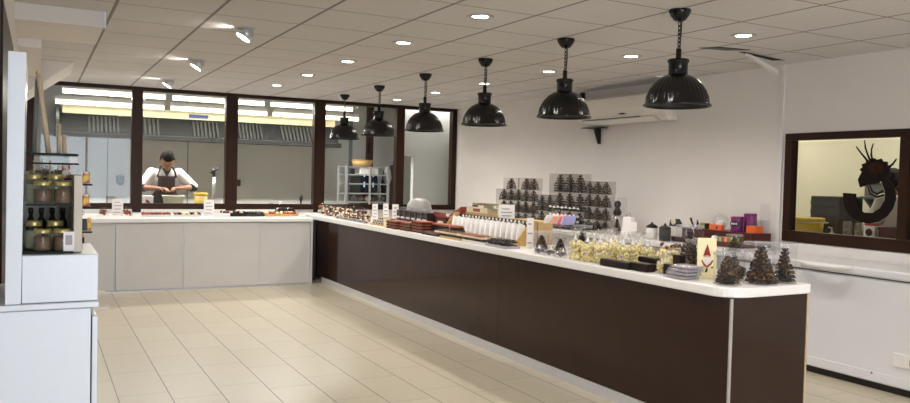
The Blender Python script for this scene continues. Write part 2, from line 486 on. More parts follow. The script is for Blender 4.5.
# extraction hood over the kitchen
hood = thing('extractor_hood', 'long dark steel extractor hood along the kitchen wall behind the glass', 'extractor hood', (0, 0, -0.085))
b = MB()
b.hexa([(0.27,12.20,2.0),(4.35,12.20,2.0),(4.35,12.26,2.0),(0.27,12.26,2.0),(0.27,12.40,2.27),(4.35,12.40,2.27),(4.35,12.48,2.27),(0.27,12.48,2.27)])
b.build('front_panel', M['hood_steel'], hood)
MB().box(0.25, 4.37, 12.13, 12.30, 1.93, 1.995)  .build('gutter', M['hood_steel'], hood, bevel=0.004)
MB().box(0.25, 4.37, 12.125, 12.14, 1.99, 2.0).build('rim', M['filter'], hood)
MB().box(0.30, 4.35, 12.40, 13.28, 2.275, 2.40).build('canopy', M['hood_top'], hood)
b = MB(); b.hexa([(0.22,12.15,1.95),(0.26,12.15,1.95),(0.26,13.28,1.95),(0.22,13.28,1.95),(0.22,12.38,2.40),(0.26,12.38,2.40),(0.26,13.28,2.40),(0.22,13.28,2.40)])
b.build('side_panel', M['steel'], hood)
def hood_filter(x0, x1, n):
    b = MB()
    for k in range(n):
        x = x0 + (x1-x0)*(k+0.2)/n
        w_ = (x1-x0)/n*0.5
        b.hexa([(x,12.185,2.015),(x+w_,12.185,2.015),(x+w_,12.20,2.015),(x,12.20,2.015),(x,12.355,2.25),(x+w_,12.355,2.25),(x+w_,12.372,2.25),(x,12.372,2.25)])
    b.build('filter', M['filter'], hood)
for x0, x1, n in ((0.62,1.05,8),(1.30,1.60,5),(2.05,2.45,7),(2.62,3.12,9),(3.4,3.95,9)): hood_filter(x0, x1, n)
tag(MB().box(2.02, 2.30, 12.385, 12.398, 2.215, 2.265).build('sign_plate', M['blue_sign'], None), 'small blue sign plate on the cream hood canopy', 'sign')

# fluorescent battens over the kitchen
battens = [(0.25, 1.58, 11.45), (1.62, 2.95, 11.45), (2.99, 4.32, 11.45), (0.18, 1.66, 12.18), (1.70, 3.18, 12.18), (3.22, 4.70, 12.18)]
for i, (x0, x1, y) in enumerate(battens):
    zt = 2.45 if y < 12 else 2.36
    row = 'nearer' if y < 12 else 'farther'
    t = thing('fluorescent_light', '%s lit fluorescent light from the left in the %s row above the kitchen' % (ORD[i % 3], row), 'ceiling light', (0,0,0), 0, 'fluorescent battens above the kitchen')
    MB().box(x0+0.02, x1-0.02, y-0.04, y+0.04, zt, zt+0.05).build('housing', M['white_plastic'], t)
    for xx in (x0+0.25, x1-0.25): MB().box(xx-0.006, xx+0.006, y-0.006, y+0.006, zt+0.05, 2.8).build('hanger', M['steel'], t)
    MB().tube([(x0+0.03, y, zt-0.034), (x1-0.03, y, zt-0.034)], 0.030, 10).build('tube', M['tube'], t)

t = thing('fluorescent_light', 'added unseen fluorescent light above the kitchen doorway behind the rightmost glass bay', 'ceiling light', (0,0,0))  # out-of-view lamp added to brighten the wall behind the last bay
MB().box(4.88, 6.12, 11.04, 11.12, 2.72, 2.799).build('housing', M['white_plastic'], t)
MB().tube([(4.92, 11.08, 2.70), (6.08, 11.08, 2.70)], 0.016, 10).build('tube', M['tube'], t)
# stuff on and beside the kitchen worktop
bin_ = thing('plastic_bin', 'cream plastic tub on the kitchen worktop under the chef\'s hands', 'tub', (1.625, 11.13, 0.872))
MB().lathe([(0.10,0),(0.112,0.01),(0.138,0.182),(0.148,0.185),(0.148,0.20),(0.135,0.20),(0.108,0.02),(0,0.02)], 28).build('tub', M['bin_cream'], bin_)
MB().lathe([(0,0.10),(0.12,0.11)], 28, close=False).build('contents', M['milk'], bin_)
def bucket(name, label, loc, r, h, m):
    t = thing(name, label, 'bucket', loc)
    MB().lathe([(r*0.86,0),(r*0.9,0.005),(r,h*0.84)], 24).build('body', m, t)
    MB().lathe([(r*1.04,h*0.84),(r*1.06,h*0.86),(r*1.06,h),(r,h*1.01),(0,h*1.01)], 24).build('lid', m, t)
    MB().torus((0, -r*0.2, h*0.80), r*1.09, 0.004, 'z', 20, 5).build('handle', M['white_plastic'], t)
    return t
bucket('plastic_bucket', 'yellow lidded bucket on the kitchen worktop right of the chef', (2.0, 11.2, 0.872), 0.09, 0.235, M['yellow'])
tap = thing('kitchen_tap', 'tall chrome tap with black head on the kitchen worktop', 'tap', (2.18, 11.25, 0.872))
MB().tube([(0,0,0),(0,0,0.46)], 0.022, 12).build('pillar', M['alu'], tap)
MB().tube([(0,0,0.46),(-0.005,-0.01,0.53),(-0.02,-0.05,0.56),(-0.05,-0.09,0.52)], [0.02,0.022,0.026,0.02], 10).build('spout', M['black'], tap)
MB().tube([(0,0,0.53),(0.07,0,0.60)], 0.01, 8).build('lever', M['black'], tap)
wb = thing('white_carton', 'white carton with a red mark on the kitchen worktop left of the tub', 'carton', (1.30, 11.18, 0.872))
MB().box(-0.07,0.07,-0.06,0.06,0,0.19).build('box', M['paper'], wb, bevel=0.004)
MB().prism([(-0.03,0.11),(0.035,0.07),(0.02,0.12),(-0.02,0.15)], 0, 0.002, Matrix(((1,0,0,0),(0,0,-1,-0.061),(0,1,0,0),(0,0,0,1)))).build('mark', M['gnome_red'], wb)
dsp = thing('soap_dispenser', 'small dark dispenser on the kitchen wall behind the leftmost glass bay', 'dispenser', (1.14, 13.24, 1.18))
MB().box(-0.055,0.055,-0.05,0.055,0,0.13).build('body', M['steel_dark'], dsp, bevel=0.012)
MB().box(-0.03,0.03,-0.055,0.03,-0.02,0).build('nozzle', M['black'], dsp)
st = thing('switch_box', 'grey switch box on the kitchen wall behind the middle glass bay', 'switch', (2.95, 13.24, 1.17))
MB().box(-0.045,0.045,-0.04,0.055,0,0.11).build('body', M['steel_dark'], st, bevel=0.008)
MB().box(-0.015,0.015,-0.05,-0.04,0.03,0.08).build('button', M['black'], st)
for i,(x,h,r_) in enumerate(((2.98,0.10,0.03),(3.12,0.13,0.035),(3.28,0.09,0.045))):
    t = thing('glass_bowl', '%s clear glass container from the left on the worktop behind the middle bay' % ORD[i], 'container', (x, 11.2, 0.872), 0, 'glass containers on the kitchen worktop')
    MB().lathe([(r_*0.8,0),(r_,0.01),(r_,h),(r_*0.92,h),(r_*0.9,0.012),(0,0.012)],18).build('bowl', M['cello'], t)
t = thing('hand_blender', 'black hand tool standing on the worktop at the right of the middle bay', 'kitchen tool', (3.44, 11.25, 0.872))
MB().lathe([(0.03,0),(0.03,0.02),(0.012,0.05),(0.012,0.12),(0.026,0.15),(0.03,0.20),(0.015,0.215)],14).build('body', M['black'], t)
MB().tube([(0,0,0.215),(0,0,0.24)],0.006,6).build('cord_stub', M['black'], t)

# wheeled tray rack
rk = thing('tray_rack', 'steel tray trolley holding trays in the kitchen behind the fourth bay', 'trolley', (0,0,0))
RX0, RX1, RY0, RY1 = 4.42, 5.20, 12.05, 12.45
for x in (RX0, RX1-0.035):
    for y in (RY0, RY1-0.035): MB().box(x, x+0.035, y, y+0.035, 0.0, 1.56).build('post', M['alu'], rk)
for x in (4.84,): MB().box(x, x+0.03, RY0, RY0+0.03, 0.0, 1.53).build('post', M['alu'], rk)
for z in (0.35, 0.62, 0.95, 1.09, 1.25, 1.40, 1.53):
    MB().box(RX0+0.035, RX1-0.035, RY0+0.03, RY1-0.04, z, z+0.018).build('tray', M['alu'], rk)
t = thing('bread_tray', 'tan wicker tray on top of the steel tray trolley', 'basket', (4.78, 12.24, 1.552))
MB().lathe([(0.12,0),(0.15,0.005),(0.18,0.10),(0.17,0.10),(0.145,0.015),(0,0.012)],22).build('basket', M['cardboard'], t)
MB().torus((0,0,0.10),0.178,0.009,'z',22,6).build('rim', M['cardboard'], t)
t = thing('plastic_crate', 'pale plastic crate on the top tray of the steel trolley', 'crate', (4.86, 12.22, 1.4195))
MB().box(-0.17,-0.0+0.15,-0.13,0.13,0,0.10).build('box', M['white_plastic'], t, bevel=0.01)
MB().box(-0.175,0.155,-0.135,0.135,0.088,0.1).build('rim', M['white_plastic'], t)
for i in range(5):
    t = thing('chocolate_parcel', '%s wrapped parcel from the left on the lower tray of the steel trolley' % ORD[i], 'parcel', (4.62+0.125*i, 12.18, 0.97), 0.2*i, 'wrapped parcels on the trolley')
    MB().ball((0,0,0.045),0.055,10,7,0.8).build('parcel', [M['cello'],M['nuts'],M['paper'],M['milk'],M['cello']][i], t)
    MB().lathe([(0.008,0.08),(0.03,0.11)],8,close=False).build('twist', M['cello'], t)
ov = thing('oven', 'dark oven with two lit blue displays behind the tray trolley', 'oven', (5.02, 12.85, 0))
MB().box(-0.10,0.22,-0.18,0.30,0,1.52).build('cabinet', M['steel_dark'], ov, bevel=0.01)
for z in (1.20, 1.38):
    s = MB().box(-0.04,0.075,-0.20,-0.18,z,z+0.09).build('display', M['screen'], ov)
    MB().box(0.10,0.14,-0.20,-0.18,z,z+0.085).build('key', M['screen'], ov)
# dark coat on a hook beside the fifth mullion
ct = thing('hanging_coat', 'dark coat hanging with a pale cloth beside the kitchen doorway', 'coat', (5.50, 12.60, 0))
b = MB(); b.lathe([(0.03,1.60),(0.09,1.56),(0.15,1.45),(0.17,1.2),(0.2,0.9),(0.21,0.72),(0.18,0.72),(0,0.74)],16, mx=Matrix.Diagonal((1,0.55,1,1)))
b.build('coat', M['navy'], ct)
MB().tube([(-0.13,-0.03,1.47),(-0.2,-0.06,1.25),(-0.2,-0.08,0.98)],[0.07,0.065,0.055],10).build('sleeve', M['navy'], ct)
MB().lathe([(0.02,1.56),(0.06,1.5),(0.075,1.36),(0.04,1.26)],10, cx=-0.16, cy=-0.13).build('cloth', M['coat'], ct)
MB().tube([(0,0.1,1.63),(0,0,1.65),(0,-0.02,1.60)],0.008,6).build('hook', M['steel'], ct)

# ------------------------------------------------------------------ people
def loft(mb, secs, n=20):
    """closed loft through level ellipses (cx, cy, z, rx, ry) with rounded ends."""
    s0, s1 = secs[0], secs[-1]
    secs = [(s0[0],s0[1],s0[2]-(0.25*s0[4] if s0[2] < s1[2] else -0.25*s0[4]),s0[3]*0.6,s0[4]*0.6)] + list(secs) + [(s1[0],s1[1],s1[2]+(0.25*s1[4] if s0[2] < s1[2] else -0.25*s1[4]),s1[3]*0.6,s1[4]*0.6)]
    rings = [[mb.bm.verts.new((cx+rx*math.cos(2*PI*i/n), cy+ry*math.sin(2*PI*i/n), z)) for i in range(n)] for cx,cy,z,rx,ry in secs]
    for a, b in zip(rings[:-1], rings[1:]):
        for i in range(n):
            j = (i+1) % n; mb.bm.faces.new((a[i],a[j],b[j],b[i]))
    mb.bm.faces.new(list(reversed(rings[0]))); mb.bm.faces.new(rings[-1])
    return mb
def limb(pts, radii, n=14):
    """closed tapering limb: a tube with a ball at every joint."""
    b = MB(); b.tube(pts, radii, n)
    for p, r_ in zip(pts, radii): b.ball(p, r_*0.99, 14, 10)
    return b.mesh('limb', None)
def fuse(meshes, voxel, name, m, smooth=6):
    bm = bmesh.new()
    for me in meshes: bm.from_mesh(me)
    me = bpy.data.meshes.new('tmp'); bm.to_mesh(me); bm.free()
    o = bpy.data.objects.new('tmp', me); COL.objects.link(o)
    rm = o.modifiers.new('r', 'REMESH'); rm.mode = 'VOXEL'; rm.voxel_size = voxel
    if smooth:
        sm = o.modifiers.new('s', 'SMOOTH'); sm.factor = 0.5; sm.iterations = smooth
    dg = bpy.context.evaluated_depsgraph_get(); dg.update()
    out = bpy.data.meshes.new_from_object(o.evaluated_get(dg))
    bpy.data.objects.remove(o)
    out.name = name; out.materials.clear(); out.materials.append(m)
    for p in out.polygons: p.use_smooth = True
    return out
def chain(pts, radii): return limb(pts, radii, 8)

def head_mesh(c, tilt, turn=0.0):
    b = MB()
    b.ball((0,0,0), 1.0, 28, 20)
    for v in b.bm.verts:
        x, y, z = v.co
        w = 0.078 * (1 - 0.22*max(0, -z)) ; d = 0.098*(1 - 0.10*max(0, -z))
        v.co = Vector((x*w, y*d - (0.012*max(0,-z) if y < 0 else -0.012*max(0,-z)*0), z*0.122))
        if y > 0 and z < -0.3: v.co.y *= 0.75
    b.ball((0,-0.100,-0.016),0.014,10,8,1.2)            # nose tip
    b.tube([(0,-0.088,0.03),(0,-0.102,-0.012)],[0.009,0.012],8)
    b.ball((0,-0.072,-0.085),0.032,12,8,0.8)            # chin
    b.tube([(-0.024,-0.092,-0.055),(0,-0.098,-0.053),(0.024,-0.092,-0.055)],0.007,6)   # lips
    b.tube([(-0.05,-0.082,0.032),(0,-0.096,0.030),(0.05,-0.082,0.032)],0.010,6)        # brow
    for s in (-1, 1): b.ball((s*0.08,0.005,-0.01),0.028,10,8,1.25)
    mx = Matrix.Translation(Vector(c)) @ Matrix.Rotation(turn,4,'Z') @ Matrix.Rotation(tilt,4,'X') @ Matrix.Scale(1.10,4)
    for v in b.bm.verts: v.co = mx @ v.co
    return b.mesh('head', None), mx

def hand_meshes(wrist, palm_end, side, inward):
    """palm plus five bent fingers, curling down over the rim."""
    w = Vector(wrist); p = Vector(palm_end); d = (p - w).normalized()
    across = Vector(inward).normalized()
    down = d.cross(across).normalized()
    if down.z > 0: down = -down
    out = []
    pm = MB()
    for k in range(4):
        s = (k-1.5)*0.021
        pm.tube([w + across*s*0.6, w.lerp(p, 0.6) + across*s, p + across*s],[0.016,0.016,0.0125],8)
    out.append(pm.mesh('palm', None))
    L = [0.062,0.072,0.068,0.052]
    for k in range(4):
        s = (k-1.5)*0.0225
        a = p + across*s
        b_ = a + d*L[k]*0.5 + down*0.012
        c_ = b_ + d*L[k]*0.30 + down*0.024
        e_ = c_ + d*L[k]*0.08 + down*0.024
        out.append(chain([a - d*0.02, a, b_, c_, e_],[0.010,0.0098,0.0092,0.0084,0.0068]))
    t0 = w.lerp(p,0.35) + across*0.03*side
    out.append(chain([t0, t0 + across*0.02*side + d*0.022 + down*0.01, t0 + across*0.022*side + d*0.05 + down*0.03, t0 + across*0.012*side + d*0.066 + down*0.045],[0.013,0.0115,0.0105,0.008]))
    return out

def person(label, loc, rz, sc, pose, trousers):
    """standing figure facing -Y before rotation; pose gives elbows, wrists and hand ends (left of picture first)."""
    tb = MB()
    loft(tb, [(0,0,0.86,0.155,0.115),(0,0,0.96,0.165,0.12),(0,-0.03,1.12,0.15,0.115),(0,-0.075,1.28,0.175,0.125),(0,-0.105,1.37,0.165,0.105),(0,-0.13,1.42,0.10,0.075)])
    parts0 = [tb.mesh('torso', None), limb([(0,-0.13,1.40),(0,-0.19,1.49),(0,-0.235,1.555)],[0.07,0.056,0.055])]
    for s in (-1, 1):
        el, wr, he = pose[0 if s < 0 else 1]
        sh = (s*0.185, -0.10, 1.375)
        mid = tuple(sh[k]*0.5 + el[k]*0.5 for k in range(3)); fo = tuple(el[k]*0.65 + wr[k]*0.35 for k in range(3))
        parts0.append(limb([(s*0.12,-0.09,1.36), sh, mid, el, fo, wr], [0.07,0.066,0.053,0.044,0.043,0.029]))
        parts0.append(limb([(s*0.095,0.0,0.88),(s*0.10,-0.01,0.66),(s*0.105,-0.02,0.49),(s*0.105,0.015,0.28),(s*0.105,0.03,0.09)], [0.10,0.085,0.066,0.06,0.042]))
        parts0.append(limb([(s*0.105,0.04,0.055),(s*0.105,-0.06,0.05),(s*0.105,-0.15,0.04)], [0.045,0.042,0.035]))
    hm, hmx = head_mesh((0,-0.272,1.575), R(50) if trousers else R(20))
    parts = parts0 + [hm]
    for s in (-1, 1):
        el, wr, he = pose[0 if s < 0 else 1]
        d = (Vector(he)-Vector(wr)).normalized()
        acr = d.cross(Vector((0,0,1))); acr = acr.normalized() if acr.length > 0.1 else Vector((0,1,0))
        parts += hand_meshes(wr, he, 1 if (acr.y > 0) == (s > 0) else -1, acr)
    me = fuse(parts, 0.0075, 'person', M['skin'], 3)
    o = bpy.data.objects.new('person', me); COL.objects.link(o)
    o.location = loc; o.rotation_euler = (0,0,rz); o.scale = (sc,)*3
    tag(o, label, 'person')
    # hair: a cap shell over the crown, back and sides
    b = MB(); b.ball((0,0,0),1.0,32,24)
    dead = []
    for v in b.bm.verts:
        x, y, z = v.co
        keep = z > 0.42 or (y > 0.05 and z > -0.55) or (abs(x) > 0.55 and y > -0.35 and z > 0.05)
        if not keep: dead.append(v)
        v.co = Vector((x*0.087, y*0.107+0.002, z*0.134+0.004))
    bmesh.ops.delete(b.bm, geom=dead, context='VERTS')
    for v in b.bm.verts: v.co = hmx @ v.co
    h = b.build('hair', M['hair'], o)
    md = h.modifiers.new('t','SOLIDIFY'); md.thickness = 0.014; md.offset = 0
    for s in (-1, 1):
        MB().ball(hmx @ Vector((s*0.031,-0.0805,0.010)), 0.0085, 10, 8).build('eye', M['hair'], o)
    # coat
    jb = MB()
    loft(jb, [(0,0,0.78,0.19,0.152),(0,0,0.96,0.187,0.146),(0,-0.03,1.12,0.178,0.142),(0,-0.075,1.28,0.197,0.148),(0,-0.105,1.375,0.185,0.125),(0,-0.125,1.425,0.12,0.092)])
    jp_ = [jb.mesh('torso', None)]
    for s in (-1, 1):
        el = Vector(pose[0 if s < 0 else 1][0]); sh = Vector((s*0.185,-0.10,1.38))
        jp_.append(limb([(s*0.12,-0.09,1.365), sh, sh.lerp(el,0.5), sh.lerp(el,0.95)], [0.085,0.086,0.077,0.07]))
    jm = fuse(jp_, 0.011, 'coat', M['coat'], 4)
    j = bpy.data.objects.new('coat', jm); COL.objects.link(j); j.parent = o
    for s in (-1, 1):
        el, wr, he = pose[0 if s < 0 else 1]
        el, wr = Vector(el), Vector(wr); sh = Vector((s*0.19,-0.10,1.388))
        MB().tube([sh.lerp(el,0.90), el, el.lerp(wr,0.24)],[0.066,0.062,0.055],14).build('cuff', M['navy'], o)
        # trouser leg
        MB().tube([(s*0.095,0,0.90),(s*0.10,-0.01,0.66),(s*0.105,-0.02,0.49),(s*0.105,0.012,0.28),(s*0.105,0.025,0.09)],[0.125,0.105,0.085,0.08,0.075],14).build('trouser_leg', M['navy'], o)
        MB().box(s*0.105-0.05,s*0.105+0.05,-0.20,0.08,0.0,0.09).build('shoe', M['black'], o, bevel=0.025)
    if trousers:
        # dark apron: a curved bib that widens into a skirt, with neck straps
        b = MB(); rows = []
        for k in range(15):
            z = 0.55 + 0.80*k/14
            cy_ = 0.0 if z < 0.96 else (-0.03*(z-0.96)/0.18 if z < 1.14 else -0.03-0.06*(z-1.14)/0.17)
            half = R(72) if z < 1.02 else R(72 - 38*min(1,(z-1.02)/0.16))
            rx, ry = 0.205, (0.165 if z < 1.2 else 0.163)
            rows.append([b.bm.verts.new((rx*math.sin(-half+2*half*i/12), cy_ - ry*math.cos(-half+2*half*i/12), z)) for i in range(13)])
        for ra, rb in zip(rows[:-1], rows[1:]):
            for i in range(12): b.bm.faces.new((ra[i],ra[i+1],rb[i+1],rb[i])).smooth = True
        a = b.build('apron', M['apron'], o)
        md = a.modifiers.new('t','SOLIDIFY'); md.thickness = 0.008; md.offset = 0
        for s in (-1, 1):
            MB().tube([(s*0.125,-0.235,1.33),(s*0.11,-0.25,1.40),(s*0.085,-0.20,1.475),(s*0.05,-0.12,1.49)],0.014,8).build('apron_strap', M['apron'], o)
        MB().prism([(-0.06,1.455),(0.06,1.455),(0.0,1.33)],0,0.012, Matrix(((1,0,0,0),(0,0,-1,-0.232),(0,1,0,0),(0,0,0,1)))).build('undershirt', M['navy'], o)
    return o

person('person in a white coat and dark apron bending over a cream tub', (1.585, 11.70, 0.0), 0.0, 0.985,
       [((-0.335,-0.17,1.18),(-0.12,-0.37,1.175),(-0.055,-0.42,1.18)), ((0.375,-0.18,1.19),(0.15,-0.38,1.185),(0.085,-0.43,1.19))], True)
person('dark haired person in a white coat seen from behind through the right wall window', (7.15, 4.42, 0.0), R(150), 0.93,
       [((-0.30,-0.10,1.12),(-0.25,-0.34,1.02),(-0.235,-0.42,1.0)), ((0.30,-0.10,1.12),(0.25,-0.34,1.02),(0.235,-0.42,1.0))], False)

# ------------------------------------------------------------------ second kitchen behind the right wall window
struct(MB().box(8.6, 8.7, 1.0, 8.2, 0, 2.6), 'wall_pantry_far', M['kitchen_cream'])
struct(MB().box(5.9, 8.7, 8.2, 8.3, 0, 2.6), 'wall_pantry_end', M['kitchen_cream'])
struct(MB().box(5.9, 8.7, 0.9, 1.0, 0, 2.66).box(5.85, 5.9, 1.0, 8.3, ZC+0.09, 2.66), 'wall_pantry_near', M['kitchen_cream'])
struct(MB().box(5.9, 8.7, 1.0, 8.3, 2.6, 2.66), 'ceiling_pantry', M['kitchen_cream'])
t = thing('pantry_worktop', 'steel worktop behind the right wall window', 'worktop', (0,0,0))
MB().box(5.95, 6.75, 3.2, 6.6, 0.88, 0.92).build('worktop', M['steel'], t)
for y in (3.25, 4.9, 6.5): MB().box(6.0,6.05,y,y+0.05,0,0.88).box(6.65,6.7,y,y+0.05,0,0.88).build('leg', M['steel'], t)
t = thing('pantry_shelf', 'high steel shelf on the cream wall behind the right wall window', 'shelf', (0,0,0))
MB().box(8.2, 8.595, 4.6, 5.62, 1.285, 1.31).build('board', M['steel'], t)
MB().box(8.2, 8.595, 4.6, 5.62, 1.10, 1.12).build('board', M['steel'], t)
for y in (4.7, 5.58): MB().prism([(8.595,1.285),(8.25,1.285),(8.595,1.0)],y,y+0.03, Matrix(((1,0,0,0),(0,0,1,0),(0,1,0,0),(0,0,0,1)))).build('bracket', M['steel'], t)
for i,(x,y,w_) in enumerate(((7.6,6.75,0.9),(7.6,5.05,0.9))):
    t = thing('pantry_light', '%s lit ceiling panel seen through the right wall window' % ('left' if i == 0 else 'right'), 'ceiling light', (0,0,0), 0, 'lit panels in the second kitchen')
    MB().box(x-w_/2,x+w_/2,y-0.16,y+0.16,2.56,2.5995).build('housing', M['white_plastic'], t)
    MB().box(x-w_/2+0.03,x+w_/2-0.03,y-0.13,y+0.13,2.55,2.56).build('diffuser', M['tube'], t)
bucket('plastic_tub', 'large yellow lidded tub behind the left end of the right wall window', (6.45, 4.93, 0.922), 0.135, 0.19, M['yellow'])
bucket('plastic_tub', 'small yellow tub behind the dark emblem on the window glass', (8.36, 5.36, 1.122), 0.12, 0.145, M['yellow'])
t = thing('soap_bottle', 'pale blue pump bottle in front of the large yellow tub', 'bottle', (6.2, 4.50, 0.922))
MB().lathe([(0.03,0),(0.032,0.01),(0.032,0.07),(0.01,0.085),(0.01,0.10)],16).build('bottle', mat('pale_blue_plastic',(170,186,206),0.4), t)
MB().tube([(0,0,0.10),(0,0,0.125),(-0.02,0.02,0.13)],0.006,8).build('pump', M['white_plastic'], t)
for i,(y,h) in enumerate(((4.42,0.19),(4.33,0.18),(4.25,0.15))):
    t = thing('packet_jar', '%s jar of dark sprigs right of the pump bottle, behind the window' % ORD[i], 'jar', (6.3+0.03*i, y, 0.922), 0, 'jars behind the window')
    MB().lathe([(0.035,0),(0.037,0.01),(0.037,h*0.85),(0.03,h)],14).build('jar', M['cello'], t)
    MB().lathe([(0.03,0.005),(0.03,h*0.6),(0.0,h*0.62)],12).build('contents', M['nuts'], t)
t = thing('milk_carton', 'white carton with a red top and dark round mark behind the window', 'carton', (6.22, 4.13, 0.922))
MB().box(-0.05,0.05,-0.05,0.05,0,0.17).build('box', M['paper'], t, bevel=0.004)
MB().box(-0.045,0.045,-0.045,0.045,0.17,0.195).build('top', M['red_choc'], t)
MB().lathe([(0.032,0),(0.032,0.003)],16, mx=Matrix.Translation((-0.052,0.0,0.115)) @ Matrix.Rotation(R(90),4,'Y')).build('mark', M['maroon'], t)
t = thing('tray_stack', 'stacked dark trays standing at the back behind the yellow tub', 'trays', (8.1, 5.83, 0))
MB().box(-0.2,0.2,-0.19,0.19,0,1.30).build('cabinet', M['black'], t, bevel=0.01)
for z in (1.0,1.1,1.2): MB().box(-0.215,-0.2,-0.18,0.18,z,z+0.05).build('tray_edge', M['steel_dark'], t)
t = thing('steel_box', 'grey steel box on the high shelf behind the emblem', 'box', (8.38, 5.48, 1.312))
MB().box(-0.13,0.13,-0.12,0.12,0,0.14).build('box', M['steel'], t, bevel=0.01)
MB().box(-0.14,0.14,-0.13,0.13,0.14,0.155).build('lid', M['steel'], t)
t = thing('maroon_crate', 'maroon crate on the worktop below the emblem', 'crate', (6.2, 3.86, 0.922))
MB().box(-0.1,0.1,-0.14,0.14,0,0.17).build('box', M['maroon'], t, bevel=0.006)
MB().box(-0.105,0.105,-0.145,0.145,0.15,0.17).build('rim', M['maroon'], t)

# emblem stuck on the right wall window
em = thing('window_emblem', 'dark brown curled creature emblem stuck on the right wall window', 'emblem', (0,0,0))
EX = XR + 0.002
def e2(px, py): return (3.838 - (px-873)*0.00872, 1.560 - (py-168)*0.00775)
EMX = Matrix(((0,0,1,EX),(1,0,0,0),(0,1,0,0),(0,0,0,1)))
def plate(poly, name, m, t0=-0.002, t1=0.001):
    MB().prism([e2(*p) for p in poly], t0, t1, EMX).build(name, m, em)
outer = [(842,193),(842.5,202),(846,211),(852,218),(860,222.5),(869,223.5),(878,221),(886,215),(891,207),(893.5,197),(892,187),(887,178),(880,172)]
inner = [(874,176),(880,182),(883,190),(883,199),(879,207),(872,212.5),(864,212.5),(858.5,208),(856,201),(855.5,193.5)]
for k in range(len(outer)-1):
    ia = inner[::-1][min(k, len(inner)-1)]; ib = inner[::-1][min(k+1, len(inner)-1)]
plate(outer + inner, 'curl', M['emblem'])
head = []
for i in range(26):
    a = 2*PI*i/26
    rr = 1.0 + (0.13 if i % 2 else -0.05) * (1 if math.sin(a) > -0.1 else 0.2)
    head.append((873 + 13.5*rr*math.cos(a), 168.5 - 10.5*rr*math.sin(a)))
plate(head[::-1], 'head', M['emblem'], -0.003, 0.0012)
plate([(860,171),(868,168),(877,172),(878,182),(867,184),(859,187),(856.5,179)], 'snout', M['emblem'], -0.0036, 0.0014)
plate([(866,164),(874,160.5),(881,164),(881,171),(873,174),(866,171)], 'face', M['emblem_brown'], -0.0044, 0.0016)
def hairline(pts, w0=1.3):
    b = MB()
    b.tube([(EX, *e2(*p)) for p in pts], [0.0075*w0*(0.5+0.5*i/(len(pts)-1)) for i in range(len(pts))], 6)
    b.build('feeler', M['emblem'], em)
for pts in ([(853.5,145),(858,151),(863,157),(866,161)], [(861.5,138.5),(862.5,146),(865,153),(868,160)], [(870,142),(868.5,148),(868.5,154),(870,160)],
            [(892,158),(889,163),(884,167)], [(898,193),(892,185),(884,176)], [(887,171),(890,173),(888,176)], [(868,184),(871,191),(876,193),(881,190)], [(866,185),(869,193),(875,196),(882,194)]): hairline(pts)

# ------------------------------------------------------------------ white counter under the glazed partition
wc = thing('back_counter', 'long white counter with sliding doors below the glazed partition', 'counter', (0,0,0))
MB().box(XL+0.002, 3.11, 9.68, YW-0.03, 0.0, 0.80).build('carcass', M['door_white'], wc)
b = MB().box(XL+0.002, 3.108, 9.62, YW-0.025, 0.80, 0.845)
b.build('worktop', M['worktop'], wc, bevel=0.006)
MB().box(XL+0.002, 3.108, YW-0.04, YW-0.022, 0.846, 0.90).build('upstand', M['worktop'], wc)
for x0, x1, y0 in ((XL+0.01, 0.775, 9.665), (0.80, 1.535, 9.648), (1.545, 2.425, 9.635), (2.435, 3.075, 9.652)):
    d = MB().box(x0, x1, y0, y0+0.014, 0.018, 0.79).build('sliding_door', M['door_white'], wc)
    MB().box(x0-0.006, x0, y0-0.004, y0+0.014, 0.018, 0.79).box(x1, x1+0.006, y0-0.004, y0+0.014, 0.018, 0.79).build('edge_strip', M['alu'], d)
MB().box(XL+0.01, 3.10, 9.63, 9.68, 0.0, 0.014).build('track', M['alu'], wc)
MB().box(3.085, 3.11, 9.635, 9.68, 0.0, 0.80).build('end_post', M['door_white'], wc)

# ------------------------------------------------------------------ long brown counter
lc = thing('display_counter', 'long glossy brown display counter with a white top', 'counter', (0,0,0))
for y0, y1 in ((2.965, 5.34), (5.343, 7.84), (7.843, 9.9), (9.903, 10.78)):
    MB().box(3.28, 3.30, y0, y1, 0.07, 0.80).build('front_panel', M['brown'], lc)
MB().box(3.30, 3.895, 2.985, 10.78, 0.07, 0.80).build('carcass', M['brown'], lc)
MB().box(3.30, 3.895, 2.965, 2.984, 0.02, 0.80).build('end_panel', M['brown'], lc)
MB().box(3.276, 3.292, 2.957, 2.967, 0.0, 0.80).build('corner_trim', M['alu'], lc)
MB().box(3.890, 3.902, 2.96, 2.985, 0.0, 0.80).build('corner_trim', M['wood'], lc)
MB().box(3.272, 3.89, 2.99, 9.75, 0.0, 0.069).build('kick_plate', M['kick'], lc)
b = MB()
poly = [(3.25,10.78)]
rc = 0.15
for k in range(9):
    a = PI + (PI/2)*k/8
    poly.append((3.25+rc+rc*math.cos(a), 2.95+rc+rc*math.sin(a)))
for k in range(5):
    a = -PI/2 + (PI/2)*k/4
    poly.append((3.92-0.03+0.03*math.cos(a), 2.95+0.03+0.03*math.sin(a)))
poly.append((3.92,10.78))
b.prism(poly, 0.802, 0.855)
b.build('worktop', M['worktop'], lc, bevel=0.006)
t = tag(MB().box(3.115, 3.268, 10.0, 10.75, 0.0, 0.795).build('recess_shade_panel', M['black']), 'black panel added for the shade in the gap between the two counters', 'panel')  # black panel put in for the shade of the recess
CT = 0.857

